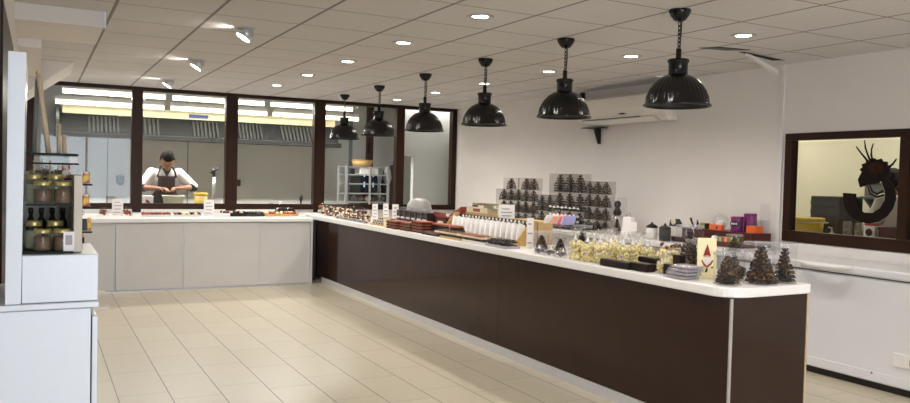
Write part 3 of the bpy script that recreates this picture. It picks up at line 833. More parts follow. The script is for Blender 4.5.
# counter along the right wall, behind
rcn = thing('wall_counter', 'plain white counter along the right wall below the air conditioner', 'counter', (0,0,0))
MB().box(5.15, XR-0.035, 4.78, 10.4, 0.0, 0.81).build('carcass', M['door_white'], rcn)
MB().box(5.10, XR-0.035, 4.76, 10.42, 0.812, 0.855).build('worktop', M['worktop'], rcn, bevel=0.005)
for y in (5.9, 7.0, 8.1, 9.2): MB().box(5.135, 5.149, y-1.08, y-0.02, 0.08, 0.80).build('door', M['door_white'], rcn)

# ------------------------------------------------------------------ chest freezer
fz = thing('chest_freezer', 'white chest freezer below the right wall window', 'freezer', (0,0,0))
MB().box(5.18, 5.75, 2.80, 4.72, 0.05, 0.775).build('body', M['freezer'], fz, bevel=0.012)
MB().box(5.165, 5.752, 2.79, 4.73, 0.785, 0.845).build('lid', M['freezer'], fz, bevel=0.014)
MB().box(5.20, 5.745, 2.82, 4.70, 0.774, 0.786).build('seal', M['steel'], fz)
b = MB()
pts = [(5.175,4.00,0.832),(5.135,3.96,0.832),(5.105,3.88,0.828),(5.10,3.79,0.826),(5.105,3.70,0.828),(5.135,3.62,0.832),(5.175,3.58,0.832)]
b.tube(pts, [0.016,0.018,0.021,0.022,0.021,0.018,0.016], 12)
b.build('handle', M['white_plastic'], fz)
MB().box(5.174, 5.18, 2.81, 4.71, 0.06, 0.125).build('lower_lip', M['freezer'], fz, bevel=0.002)
MB().box(5.21, 5.74, 2.85, 4.68, 0.0, 0.05).build('plinth', M['black'], fz)
MB().box(5.170, 5.18, 3.02, 3.25, 0.20, 0.29).build('control_panel', M['white_plastic'], fz, bevel=0.003)
MB().box(5.166, 5.171, 3.06, 3.13, 0.225, 0.265).build('switch', M['steel'], fz)
MB().lathe([(0.008,0),(0.008,0.006)],10, mx=Matrix.Translation((5.18,3.40,0.115)) @ Matrix.Rotation(R(-90),4,'Y')).build('drain_plug', M['black'], fz)

# ------------------------------------------------------------------ air conditioner
ac = thing('air_conditioner', 'cream wall air conditioner above the right wall counter', 'air conditioner', (0,0,0))
prof = [(XR-0.006,2.365),(XR-0.16,2.365),(XR-0.205,2.33),(XR-0.215,2.20),(XR-0.195,2.105),(XR-0.12,2.055),(XR-0.006,2.055)]
AMX = Matrix(((1,0,0,0),(0,0,1,0),(0,1,0,0),(0,0,0,1)))
AY0, AY1 = 6.0, 7.42
MB().prism(prof, AY0+0.05, AY1-0.05, AMX).build('case', M['ac_white'], ac, bevel=0.008)
for y0, y1 in ((AY0, AY0+0.05), (AY1-0.05, AY1)):
    MB().prism([(x+0.003, z) for x, z in prof], y0, y1, AMX).build('end_cap', M['ac_white'], ac, bevel=0.012)
b = MB(); b.hexa([(XR-0.205,AY0+0.12,2.085),(XR-0.13,AY0+0.12,2.042),(XR-0.13,AY1-0.12,2.042),(XR-0.205,AY1-0.12,2.085),(XR-0.207,AY0+0.12,2.094),(XR-0.13,AY0+0.12,2.052),(XR-0.13,AY1-0.12,2.052),(XR-0.207,AY1-0.12,2.094)])
b.build('louvre', M['white_plastic'], ac)
MB().box(XR-0.214,XR-0.196,AY0+0.35,AY1-0.1,2.098,2.104).build('air_slot', M['steel_dark'], ac)
MB().prism([(6.55,2.145),(6.62,2.155),(6.69,2.145),(6.62,2.135)], XR-0.218, XR-0.205, Matrix(((0,0,1,0),(1,0,0,0),(0,1,0,0),(0,0,0,1)))).build('badge', M['steel_dark'], ac)
MB().tube([(XR-0.05,AY1+0.02,2.33),(XR-0.05,AY1+0.10,2.36),(XR-0.05,AY1+0.12,2.45)],0.035,10).build('pipe_elbow', M['black'], ac)
t = thing('cable_mount', 'small black bracket on the wall below the left end of the air conditioner', 'bracket', (XR-0.02, 7.24, 1.84))
MB().prism([(0.0,0.0),(-0.03,0.0),(-0.10,0.18),(0.0,0.18)],-0.012,0.012, Matrix(((1,0,0,0.018),(0,0,1,0),(0,1,0,0),(0,0,0,1)))).build('plate', M['black'], t)
MB().box(-0.14,0.018,-0.14,0.16,0.18,0.19).build('arm', M['steel_dark'], t)

# loose ceiling tile hanging from its corner and a lifted tile edge
t = thing('ceiling_tile', 'loose white ceiling tile sagging from the ceiling by the right wall', 'ceiling tile', (0,0,0))
MB().hexa([(5.0,4.46,2.452),(5.02,4.42,2.438),(5.50,4.55,2.345),(5.49,4.60,2.355),(5.0,4.46,2.466),(5.02,4.42,2.452),(5.50,4.55,2.385),(5.49,4.60,2.395)]).build('panel', M['white_trim'], t)
MB().hexa([(4.93,4.48,2.4725),(4.97,4.45,2.4725),(5.58,4.55,2.4725),(5.50,4.62,2.4725),(4.93,4.48,2.4737),(4.97,4.45,2.4737),(5.58,4.55,2.4737),(5.50,4.62,2.4737)]).build('gap', M['gap_shade'], t)  # dark sheet painted in for the shade where the tile hangs open
t = tag(MB().prism([(4.55,4.52),(4.63,4.40),(4.93,4.35),(4.80,4.47)],2.468,2.4735).build('ceiling_patch', M['steel_dark']), 'lifted grey ceiling tile edge left of the sagging tile', 'ceiling tile')
t = tag(MB().prism([(5.42,5.95),(5.74,5.75),(5.74,7.35),(5.60,7.40),(5.50,7.0)],2.460,2.4735).build('ceiling_patch', M['alu']), 'flat grey patch on the ceiling above the air conditioner', 'ceiling tile')  # flat grey sheet just under the ceiling

# ------------------------------------------------------------------ ceiling lights
def downlight():
    t = thing('downlight', 'x', 'downlight')
    MB().lathe([(0.055,-0.001),(0.088,-0.001),(0.09,-0.006),(0.07,-0.010),(0.055,-0.006)],28,close=False).build('ring', M['alu'], t)
    MB().lathe([(0.0,-0.004),(0.055,-0.004)],24,close=False).build('lens', M['disc'], t)
    return t
dl = Maker(downlight)
def lamp(name, parent, loc, energy, color=(1.0,0.95,0.90), angle=150, blend=0.7, rot=None, size=0.05):
    d = bpy.data.lights.new(name, 'SPOT'); d.energy = energy; d.color = color
    d.spot_size = R(angle); d.spot_blend = blend; d.shadow_soft_size = size
    o = bpy.data.objects.new(name, d); COL.objects.link(o); o.parent = parent; o.location = loc
    if rot: o.rotation_euler = rot
    return o
P_DL = 26.0
rows = [('in the row left of the pendant lamps', 2.55, [4.47, 5.70, 6.95, 8.18, 9.40]), ('in the row right of the pendant lamps', 4.41, [3.96, 5.15, 6.35, 7.60, 8.82, 10.02])]
for desc, x, ys in rows:
    for i, y in enumerate(ys):
        o = dl((x, y, ZC), 'lit round downlight, %s from the camera %s' % (ORD[i], desc), group='recessed ceiling downlights')
        lamp('bulb', o, (0,0,-0.02), P_DL)
for x, ys in ((2.55, [3.23, 2.0, 0.8, -0.5, -1.8]), (4.41, [1.5, 0.3, -1.0]), (0.9, [-0.6, -2.0])):
    for y in ys:
        o = dl((x, y, ZC), 'lit round downlight in the ceiling behind the camera', group='recessed ceiling downlights')
        lamp('bulb', o, (0,0,-0.02), P_DL)
def eyeball():
    t = thing('spot_downlight', 'x', 'downlight')
    MB().lathe([(0.05,-0.001),(0.075,-0.001),(0.078,-0.006),(0.05,-0.010)],26,close=False).build('ring', M['alu'], t)
    mx = Matrix.Translation((0.005,-0.0,-0.035)) @ Matrix.Rotation(R(32),4,'Y')
    MB().lathe([(0.035,0.05),(0.055,0.02),(0.062,-0.04),(0.055,-0.04)],22,mx=mx,close=False).build('lamp_head', M['alu'], t)
    MB().lathe([(0.0,-0.036),(0.056,-0.036)],22,mx=mx,close=False).build('lens', M['disc'], t)
    return t
eb = Maker(eyeball)
for i, y in enumerate((5.86, 7.82, 9.72)):
    o = eb((1.345, y, ZC), 'tilted spot light, %s from the camera in the left row over the floor' % ORD[i], group='tilted ceiling spots')
    lamp('bulb', o, (0,-0.05,-0.08), P_DL*0.8, angle=165)
    lamp('bulb', o, (-0.07,-0.01,-0.035), 3.0, angle=120, rot=(0, R(100), R(0)), size=0.03)

# ------------------------------------------------------------------ pendant lamps
def pendant():
    t = thing('pendant_lamp', 'x', 'pendant lamp')
    zc = ZC
    MB().lathe([(0.066,0),(0.066,-0.012),(0.056,-0.035),(0.036,-0.062),(0.022,-0.07),(0,-0.07)],24).build('ceiling_rose', M['lamp_black'], t)
    b = MB()
    z = -0.075; k = 0
    while z > -0.235:
        b.torus((0,0,z-0.012),0.0125,0.0032,'y' if k % 2 else 'x',12,5,0.75,1.35); z -= 0.0245; k += 1
    b.build('chain', M['steel_dark'], t)
    MB().tube([(0.016,0,-0.07),(0.02,0.006,-0.15),(0.008,0,-0.25)],0.004,6).build('cable', M['black'], t)
    MB().lathe([(0.012,-0.235),(0.017,-0.24),(0.017,-0.295),(0.03,-0.30),(0.03,-0.31)],16).build('stem', M['lamp_black'], t)
    MB().lathe([(0.03,-0.30),(0.062,-0.302),(0.066,-0.31),(0.066,-0.318),(0.058,-0.325),(0.058,-0.39),(0.064,-0.40)],28).build('collar', M['lamp_black'], t)
    prof = [(0.060,-0.395),(0.085,-0.405),(0.115,-0.424),(0.145,-0.455),(0.168,-0.49),(0.184,-0.53),(0.193,-0.565),(0.197,-0.578)]
    s = MB().lathe(prof, 144, close=False, flute=0.016, nf=36, frange=(-0.56,-0.41)).build('shade', M['lamp_black'], t)
    MB().lathe([(0.197,-0.576),(0.205,-0.580),(0.205,-0.590),(0.197,-0.592),(0.190,-0.585)],56,close=False).build('rim', M['lamp_black'], t)
    MB().lathe([(r_-0.006, z_-0.002) for r_, z_ in prof[1:]] , 48, close=False).build('inner_shade', M['lamp_inside'], t)
    MB().lathe([(0.022,-0.40),(0.022,-0.45),(0.034,-0.475),(0.038,-0.50),(0.026,-0.53),(0,-0.535)],18).build('bulb', M['white_plastic'], t)
    return t
pl = Maker(pendant)
for i, (x, y) in enumerate(((3.463,3.606),(3.493,4.818),(3.511,6.044),(3.532,7.307),(3.565,8.62),(3.60,9.90))):
    pl((x, y, ZC), 'black domed pendant lamp on a chain, %s from the camera' % ORD[i], group='pendant lamps above the display counter')

# ------------------------------------------------------------------ display unit at the left edge
bc = thing('base_cabinet', 'white base cabinet at the left edge, closest to the camera', 'cabinet', (0,0,0))
MB().box(XL+0.004, 0.168, 3.0, 3.55, 0.0, 0.928).build('carcass', M['white_gloss'], bc, bevel=0.002)
MB().box(XL+0.004, 0.193, 2.985, 3.56, 0.932, 0.952).build('worktop', M['white_gloss'], bc, bevel=0.004)
d = MB().box(0.172, 0.190, 2.995, 3.52, 0.02, 0.900).build('side_door', M['white_gloss'], bc, bevel=0.004)
for y0, z in ((3.22, 0.895), (3.42, 0.925)):
    MB().hexa([(0.168,y0,z-0.022),(0.245,y0+0.01,z-0.012),(0.245,y0+0.05,z-0.012),(0.168,y0+0.06,z-0.022),(0.168,y0,z),(0.245,y0+0.01,z),(0.245,y0+0.05,z),(0.168,y0+0.06,z)]).build('handle', M['beige'], bc, bevel=0.004)

du = thing('display_shelf', 'glass display shelf with white column and front standing on the white cabinet', 'shelf', (0,0,0))
Z0 = 0.954
MB().hexa([(-0.094,2.99,Z0),(-0.047,2.99,Z0),(-0.047,3.45,Z0),(-0.094,3.45,Z0),(-0.089,2.99,1.80),(-0.036,2.99,1.80),(-0.036,3.45,1.80),(-0.089,3.45,1.80)]).build('column', M['white_gloss'], du, bevel=0.002)
MB().box(-0.045, 0.190, 3.0, 3.45, Z0, 1.117).build('front_box', M['white_gloss'], du, bevel=0.003)
MB().box(-0.044, 0.116, 3.46, 3.475, Z0, 1.40).build('back_panel', M['beige'], du)
MB().box(0.113, 0.140, 3.05, 3.475, 1.12, 1.392).build('side_post', M['beige'], du, bevel=0.002)
def gshelf(x0, x1, y0, y1, z, e=0.006):
    s = MB().box(x0, x1, y0, y1, z, z+0.006).build('glass_shelf', M['shelf_glass'], du)
    MB().box(x0, x1, y0-0.003, y0, z, z+e).build('edge', M['glass_edge'], s)
gshelf(-0.044, 0.112, 3.03, 3.455, 1.119)
gshelf(-0.036, 0.112, 3.03, 3.455, 1.285)
gshelf(-0.036, 0.112, 3.25, 3.455, 1.372)
gshelf(-0.036, 0.125, 3.03, 3.455, 1.458, 0.009)
gshelf(-0.036, 0.130, 3.10, 3.30, 1.428)
for z in (1.354, 1.270, 1.180, 1.118+0.02): 
    if z > 1.15: gshelf(0.141, 0.178, 3.15, 3.40, z)
gshelf(0.141, 0.176, 3.455, 3.56, 1.085)

def jar(fill):
    def f():
        t = thing('glass_jar', 'x', 'jar')
        MB().lathe([(0.026,0),(0.029,0.004),(0.029,0.056),(0.025,0.064),(0.025,0.068)],20,close=False).build('glass', M['clear'], t)
        MB().lathe([(0.0255,0.003),(0.0275,0.006),(0.0275,0.05),(0.0,0.051)],20).build('contents', M[fill], t)
        l = MB().lathe([(0.0285,0.062),(0.029,0.064),(0.029,0.074),(0.027,0.077),(0,0.077)],24).build('lid', M['gold_lid'], t)
        return t
    return f
jb, jp = Maker(jar('brown_spread')), Maker(jar('pale_spread'))
for z, n in ((1.2915, 'upper'), (1.1255, 'lower')):
    for i, x in enumerate((0.016, 0.078)):
        jb((x, 3.075, z), '%s gold-lidded jar of brown spread in front on the %s glass shelf' % (('left','right')[i], n))
    for i, x in enumerate((-0.011, 0.056)):
        jp((x, 3.15, z), '%s gold-lidded jar of pale spread in the second row of the %s glass shelf' % (('left','right')[i], n), scale=(0.95,0.95,1.32))
        if z < 1.0:
            jp((x, 3.15, z+0.079), '%s gold-lidded pale jar stacked on another jar, lower glass shelf' % ('left','right')[i], scale=(1,1,0.75))
def bottle():
    t = thing('sauce_bottle', 'x', 'bottle')
    MB().lathe([(0.015,0),(0.016,0.004),(0.016,0.085),(0.007,0.105),(0.007,0.12)],16).build('bottle', M['choc'], t)
    MB().lathe([(0.009,0.118),(0.009,0.138),(0,0.14)],14).build('cap', M['black'], t)
    return t
bo = Maker(bottle)
for i in range(4): bo((-0.022+0.036*i, 3.33, 1.1255), '%s dark sauce bottle from the left at the back of the lower glass shelf' % ORD[i], group='dark bottles on the lower glass shelf')
def nutbag(m):
    def f():
        t = thing('nut_bag', 'x', 'bag')
        rg = random.Random(3); b = MB()
        for _ in range(26): b.ball((rg.uniform(-.016,.016), rg.uniform(-.014,.014), rg.uniform(.008,.036)), rg.uniform(.006,.009), 6, 5, 1, .2, rg)
        b.build('contents', M[m], t)
        MB().lathe([(0.022,0),(0.026,0.012),(0.025,0.035),(0.010,0.050),(0.016,0.068)],12,close=False).build('film', M['cello'], t)
        return t
    return f
nb = Maker(nutbag('nuts'))
for i in range(3): nb((0.000+0.040*i, 3.36, 1.3825), '%s clear bag of nuts from the left on the narrow glass shelf' % ORD[i], scale=(1.2,1.2,0.62), group='bags of nuts')
t = tag(MB().box(-0.014,0.014,-0.012,0.012,0,0.05).build('sweet_packet', M['mixed_pack'], None, 0.004, (0.094,3.29,1.3785)), 'colourful packet right of the nut bags on the narrow glass shelf', 'packet')
t = tag(MB().box(-0.012,0.012,-0.01,0.01,0,0.055).build('chocolate_box', M['choc'], None, 0.002, (0.096,3.24,1.1255)), 'small black box behind the card on the lower glass shelf', 'box')
t = thing('price_card', 'white card with pale print on the lower glass shelf', 'card', (0.098, 3.045, 1.1255))
MB().box(-0.017,0.017,-0.001,0.001,0,0.068).build('card', M['paper'], t)
MB().box(-0.011,0.011,-0.002,-0.001,0.022,0.056).build('print', M['print'], t)
t = thing('price_card', 'white and pink card on the top edge of the glass display shelf', 'card', (0.112, 3.10, 1.436))
MB().box(-0.012,0.012,-0.001,0.001,0,0.02).build('card', M['paper'], t)
for z, y, m1, nm in ((1.361, 3.2, 'yellow_pack', 'yellow printed packet on the top small side shelf'), (1.277, 3.2, 'yellow_pack', 'yellow printed packet on the second small side shelf'),
                 ):
    t = thing('sweet_packet', nm, 'packet', (0.159, y, z))
    MB().box(-0.012,0.012,-0.01,0.01,0,0.042).build('packet', M[m1], t, bevel=0.003)
    MB().box(-0.0125,0.0125,-0.0105,0.0105,0.036,0.043).build('top_fold', M['mixed_pack'], t)
t = tag(MB().box(-0.009,0.009,-0.01,0.01,0,0.042).build('chocolate_box', M['choc'], None, 0.002, (0.153,3.2,1.187)), 'black box on the third small side shelf', 'box')
t = tag(MB().box(-0.006,0.006,-0.01,0.01,0,0.046).build('sweet_packet', M['yellow_pack'], None, 0.002, (0.1705,3.2,1.187)), 'narrow yellow packet beside the black box on the third side shelf', 'packet')
t = tag(MB().box(-0.013,0.011,-0.01,0.01,0,0.045).build('chocolate_box', M['choc'], None, 0.002, (0.158,3.5,1.092)), 'black box on the lowest small side shelf', 'box')
t = tag(MB().ball((0,0,0.012),0.012,10,8).build('sweet_ball', M['yellow_pack'], None, 0, (0.156,3.5,1.1375)), 'yellow sweet on top of the lowest black box', 'sweet')
# long wooden paddles standing on the shelf
paddles = [((-0.012,3.33),(-0.004,3.33),1.74,'grey_wood','grey wooden paddle, leftmost above the glass display shelf',0.008),((0.036,3.31),(0.000,3.31),1.765,'wood','pale wooden paddle leaning left above the glass display shelf',0.009),
           ((0.038,3.37),(0.012,3.37),1.70,'grey_wood','grey wooden paddle behind the pale leaning paddle',0.007),((0.072,3.40),(0.072,3.40),1.575,'wood','taller upright wooden paddle at the right of the display shelf',0.008),((0.092,3.42),(0.090,3.42),1.535,'wood','shorter upright wooden paddle at the right of the display shelf',0.008)]
for (xb, yb), (xt, yt), zt, m_, lb, r_ in paddles:
    t = thing('wooden_paddle', lb, 'paddle', (0,0,0), 0, 'long wooden paddles')
    z0 = 1.468
    MB().tube([(xb,yb,z0),(xb*0.4+xt*0.6,yb,z0+(zt-z0)*0.6),(xt,yt,zt)],[r_,r_,r_*0.9],8).build('stick', M[m_], t)
    MB().tube([(xt,yt,zt-0.002),(xt,yt,zt+0.012)],[r_*1.15,r_*0.8],8).build('tip', M['alu'] if m_ == 'grey_wood' else M[m_], t)
for i, (x, y) in enumerate(((-0.012,3.235),(0.040,3.235))):
    t = thing('wooden_spatula', '%s slim wooden spatula standing head down among the jars' % ('left','right')[i], 'spatula', (x, y, 1.2925), 0, 'spatulas among the jars')
    MB().tube([(0,0,0.08),(0,0,0.15)],0.0035,8).build('handle', M['wood'], t)
    MB().lathe([(0,0.0),(0.006,0.0),(0.0075,0.06),(0.0035,0.085)],12).build('head', M['wood'], t)

# ------------------------------------------------------------------ signs
def sign(loc, w, h, label, m='paper', lean=0.12, lines=4, rz=0.0, foot=True, group=None):
    t = thing('price_sign', label, 'sign', loc, rz, group)
    mx = Matrix.Rotation(-lean, 4, 'X')
    MB().box(-w/2, w/2, -0.002, 0.002, 0.004, h, mx).build('card', M[m], t)
    b = MB()
    for k in range(lines):
        z = h*(0.80 - 0.62*k/max(1, lines-1)); ww = w*(0.36 if k % 2 else 0.30)
        b.box(-ww, ww*(1 if k % 3 else 0.6), -0.0032, -0.002, z-h*0.025, z+h*0.025, mx)
    if lines: b.build('print', M['print'], t)
    if foot: MB().box(-w/2*0.9, w/2*0.9, -0.002, 0.05, 0.0, 0.004).build('stand', M['clear'], t)
    return t
BT = 0.847
sign((0.862, 10.30, BT), 0.125, 0.20, 'white price sign beside two brown sweet bags on the white counter')
sign((1.905, 10.10, BT), 0.125, 0.205, 'white framed price sign beside the chocolate trays on the white counter')
sign((2.02, 9.88, BT), 0.20, 0.05, 'low white label at the foot of the framed sign', lines=0)
sign((3.02, 9.80, BT), 0.09, 0.055, 'small white label at the right end of the white counter', lines=2)
sign((3.72, 9.05, CT), 0.07, 0.20, 'white sign behind the chocolate ball bags', rz=-0.3)
sign((3.70, 8.66, CT), 0.065, 0.22, 'white sign, left of the pair behind the clear chocolate cases', rz=-0.3)
sign((3.72, 8.42, CT), 0.075, 0.22, 'white sign, right of the pair behind the clear chocolate cases', rz=-0.3)
sign((3.30, 7.70, CT), 0.066, 0.095, 'small cream price tag at the counter edge by the striped sweets', 'cream_card', rz=-0.5, lines=2)
sign((3.76, 6.02, CT+0.12), 0.145, 0.20, 'large white printed sign above the tan crate of white packets', rz=-0.5, lean=0.05, lines=5, foot=False)
sign((3.50, 5.24, CT), 0.055, 0.245, 'narrow tall white sign at the near end of the tan crate', rz=-0.5, lean=0.03, lines=3)
sign((3.75, 4.31, CT+0.2), 0.07, 0.07, 'white card above the pale yellow sweet bags', rz=-0.5, lines=0, foot=False)
# stand under that card
t = tag(MB().cbox(3.80,4.32,CT,0.10,0.10,0.195).build('clear_box', M['clear'], None, 0.003), 'clear plastic box under the white card behind the yellow sweet bags', 'box')
t = tag(MB().box(3.70,3.84,5.96,6.09,CT,CT+0.118).build('carton', M['cream_box'], None, 0.003), 'cream carton carrying the large white printed sign', 'carton')

gn = thing('gnome_card', 'cream card printed with a red-hatted gnome, near end of the counter', 'card', (3.46, 3.315, CT), -0.42)
GM = Matrix.Rotation(-0.05, 4, 'X')
MB().box(-0.056, 0.056, -0.006, 0.006, 0.0, 0.24, GM).build('card', M['cream_card'], gn)
GP = GM @ Matrix(((1,0,0,0),(0,0,-1,-0.006),(0,1,0,0),(0,0,0,1)))
MB().prism([(-0.024,0.132),(-0.012,0.172),(0.002,0.205),(0.012,0.17),(0.022,0.134),(0,0.139)],0,0.001,GP).build('hat', M['gnome_red'], gn)
MB().prism([(-0.018,0.125),(0.018,0.125),(0.02,0.136),(-0.02,0.136)],0,0.0012,GP).build('face', M['gnome_pink'], gn)
MB().prism([(-0.03,0.118),(-0.012,0.128),(0.012,0.128),(0.03,0.118),(0.02,0.098),(0,0.082),(-0.02,0.098)],0,0.0016,GP).build('beard', M['paper'], gn)
MB().prism([(-0.036,0.108),(-0.030,0.112),(-0.018,0.092),(0,0.076),(0.018,0.092),(0.032,0.112),(0.038,0.106),(0.022,0.082),(0,0.066),(-0.022,0.08)],0,0.0014,GP).build('coat', M['gnome_red'], gn)
MB().prism([(-0.014,0.044),(-0.004,0.064),(0.004,0.064),(0.002,0.046),(-0.008,0.036)],0,0.0014,GP).prism([(0.022,0.068),(0.036,0.074),(0.038,0.066),(0.026,0.062)],0,0.0014,GP).build('boots', M['black'], gn)

# ------------------------------------------------------------------ dark chocolate trees in clear boxes
def tree_mesh(h, r, seed, tiers=9, ex=1.25):
    rg = random.Random(seed); b = MB()
    b.lathe([(r*0.42,0),(r*0.38,h*0.3),(r*0.12,h*0.95),(0,h*0.97)],10)
    for k in range(tiers):
        f = k/(tiers-1); rr = r*(1-0.76*f**ex)*rg.uniform(0.96,1.04); z = h*(0.02+0.86*f); th = h/tiers*0.62
        n = 11; ph = rg.uniform(0,6)
        top, bot = [], []
        for i in range(n*2):
            a = ph + PI*i/n
            q = rr*(1.0 if i % 2 else 0.80)*rg.uniform(0.9,1.1)
            dz = rg.uniform(-0.1,0.1)*th
            bot.append(b.bm.verts.new((q*math.cos(a), q*math.sin(a), z+dz)))
            top.append(b.bm.verts.new((q*0.86*math.cos(a), q*0.86*math.sin(a), z+th+dz)))
        m_ = len(top)
        for i in range(m_): b.bm.faces.new((bot[i],bot[(i+1)%m_],top[(i+1)%m_],top[i]))
        b.bm.faces.new(top); b.bm.faces.new(list(reversed(bot)))
        for i in range(5 if r > 0.05 else 3):
            a = rg.uniform(0,6.28); b.ball((rr*0.86*math.cos(a), rr*0.86*math.sin(a), z+th), r*0.10, 6, 4, 0.7, 0.15, rg)
    return b
def case(w, d, h, t, m='clear'):
    o = MB().box(-w/2,w/2,-d/2,d/2,0.0,h).build('box', M[m], t)
    b = MB(); e = 0.0014
    for x in (-w/2, w/2):
        for y in (-d/2, d/2): b.box(x-e,x+e,y-e,y+e,0,h)
    for z in (0.001, h):
        b.box(-w/2,w/2,-d/2-e,-d/2+e,z-e,z+e).box(-w/2,w/2,d/2-e,d/2+e,z-e,z+e).box(-w/2-e,-w/2+e,-d/2,d/2,z-e,z+e).box(w/2-e,w/2+e,-d/2,d/2,z-e,z+e)
    b.build('box_edges', M['cello'], o)
    return o
def tube_case(w, h, t):
    r = w/2
    o = MB().lathe([(0,0.0),(r*0.97,0.0),(r,0.004),(r,h)], 36, close=False).build('box', M['clear'], t)
    MB().lathe([(r*1.02,h-0.016),(r*1.025,h-0.001),(r*0.98,h+0.003),(r*0.9,h+0.002),(0,h+0.002)], 36, close=False).build('lid', M['rim_clear'], o)
    b = MB()
    b.torus((0,0,h-0.002), r*1.015, 0.0018, 'z', 36, 5)
    b.build('lid_rim', M['cello'], o)
    MB().torus((0,0,0.003), r*0.985, 0.002, 'z', 36, 5).build('base_rim', M['cello'], o)
    return o
def treebox(w, h, th, tr, seed, m='tree'):
    def f():
        t = thing('chocolate_tree', 'x', 'chocolate tree')
        tree_mesh(th, tr, seed).build('tree', M[m], t, loc=(0,0,0.004))
        tube_case(w, h, t)
        return t
    return f
tS = Maker(treebox(0.150, 0.178, 0.160, 0.071, 1))
tB = Maker(treebox(0.19, 0.232, 0.212, 0.090, 2))
tT = Maker(treebox(0.135, 0.225, 0.20, 0.064, 3))
tG = Maker(treebox(0.17, 0.29, 0.26, 0.075, 4))
G = 'dark chocolate trees on the display counter'
tS((3.40, 3.105, CT), 'boxed dark chocolate tree at the counter corner beside the gnome card', 0.1, group=G)
tS((3.60, 3.245, CT), 'narrow boxed dark chocolate tree between the corner tree and the biggest tree', 0.2, (0.85,0.85,1.0), G)
tB((3.62, 3.065, CT), 'largest boxed dark chocolate tree at the near end of the counter', 0.05, group=G)
tT((3.81, 3.06, CT), 'tall boxed dark chocolate tree at the far right of the near end', 0.0, group=G)
tG((3.64, 3.64, CT), 'tall boxed dark chocolate tree behind and left of the gnome card', 0.1, group=G)
tT((3.52, 3.48, CT), 'narrow boxed dark chocolate tree directly behind the gnome card', 0.2, (0.75,0.75,0.95), G)
tS((3.45, 5.00, CT), 'small boxed dark chocolate tree in front of the clear box of papers', 0.3, (0.8,0.8,0.8), G)
tT((3.56, 4.63, CT), 'boxed dark chocolate tree left of the pale yellow sweet bags', 0.1, (1,1,1.0), G)
tS((3.46, 4.77, CT), 'short boxed dark chocolate tree beside the taller one, left of the yellow bags', 0.1, (0.7,0.7,0.75), G)
# low wide round container with a small tree on its lid
t = thing('round_container', 'wide clear round container behind the corner chocolate trees', 'container', (3.74, 3.37, CT))
MB().lathe([(0.092,0),(0.096,0.004),(0.096,0.12),(0.092,0.125)],32,close=False).build('container', M['clear'], t)
MB().lathe([(0.099,0.118),(0.099,0.136),(0.095,0.139),(0,0.139)],32).build('lid', M['cello'], t)
MB().lathe([(0.07,0.005),(0.075,0.05),(0.03,0.07),(0,0.07)],18).build('contents', M['choc'], t)
tS((3.74, 3.37, CT+0.1405), 'small boxed dark chocolate tree on the lid of the round container', 0.2, (0.62,0.62,0.62), G)
t = thing('round_container', 'low clear round container between the small and the largest chocolate tree', 'container', (3.82, 3.215, CT))
MB().lathe([(0.060,0),(0.062,0.004),(0.062,0.15)],28,close=False).build('container', M['clear'], t)
MB().lathe([(0.064,0.148),(0.064,0.162),(0,0.164)],28).build('lid', M['cello'], t)
MB().lathe([(0.05,0.005),(0.05,0.08),(0,0.10)],18).build('contents', M['tree'], t)

# stacked tree boxes on the wall counter
def rowbox(w, h):
    def f():
        t = thing('chocolate_tree', 'x', 'chocolate tree')
        tree_mesh(h*0.95, w*0.44, int(w*1000), 7, 2.1).build('tree', M['tree'], t, loc=(0,0,0.002))
        case(w, w, h, t, m='clear_grey')
        return t
    return f
pos = {1:'bottom', 2:'second', 3:'third', 4:'top'}
def stack(block, w, h, ys, levels, x=5.28):
    mk = Maker(rowbox(w, h)); n = len(levels)
    for k, cols in enumerate(levels):
        rowname = 'top' if k == n-1 else ('bottom' if k == 0 else ('second lowest' if k == 1 else 'third lowest'))
        for j, c in enumerate(cols):
            mk((x, ys[c], CT + k*(h+0.004)), 'boxed chocolate tree %d from the left, %s row of the %s' % (j+1, rowname, block), rnd.uniform(-.05,.05), 1.0, 'stacked chocolate trees by the wall')
NUM = {1:'first',2:'second',3:'third',4:'fourth',5:'fifth'}
stack('far left stack', 0.145, 0.138, [8.53,8.36,8.19,8.02,7.85], [range(5),range(5),range(5),(1,3,4)])
stack('short two-column stack', 0.145, 0.185, [7.67,7.51], [range(2),range(2)])
stack('tallest stack', 0.17, 0.205, [7.32,7.13,6.94], [range(3),range(3),range(3)])
stack('right-hand narrow stack', 0.13, 0.134, [6.775,6.63,6.485], [range(3),range(3),range(3),range(3)])
for o in bpy.data.objects:
    if 'label' in o and 'from the left, ' in o['label'] and o['label'].startswith('boxed chocolate tree '):
        p = o['label'].split(' '); o['label'] = ' '.join(['boxed', 'chocolate', 'tree,', NUM[int(p[3])]] + p[4:])
# strips of white bows on the front of the tallest stack's lower boxes
for k, z in enumerate((CT+0.10, CT+0.16, CT+0.245)):
    b = MB()
    for j in range(8): b.ball((5.185, 6.84+0.075*j, z+0.006*(j%2)), 0.013, 8, 6)
    b.tube([(5.186,6.83,z),(5.186,7.38,z)],0.003,6)
    tag(b.build('ribbon_garland', M['paper']), '%s white beaded ribbon across the front of the tallest chocolate stack' % ('lowest','middle','upper')[k], 'ribbon')
fg = Maker(treebox(0.135, 0.19, 0.17, 0.05, 9))
fg((5.28, 6.30, CT), 'boxed dark chocolate figure right of the stacks, under another box', 0, group='boxed chocolate figures')
def figure():
    t = thing('chocolate_figure', 'x', 'chocolate figure')
    b = MB(); b.lathe([(0.0,0),(0.035,0.005),(0.045,0.04),(0.028,0.075),(0.022,0.085),(0.036,0.11),(0.036,0.135),(0.02,0.155),(0,0.16)],18)
    b.build('figure', M['choc'], t, loc=(0,0,0.003)); case(0.125,0.125,0.19,t)
    return t
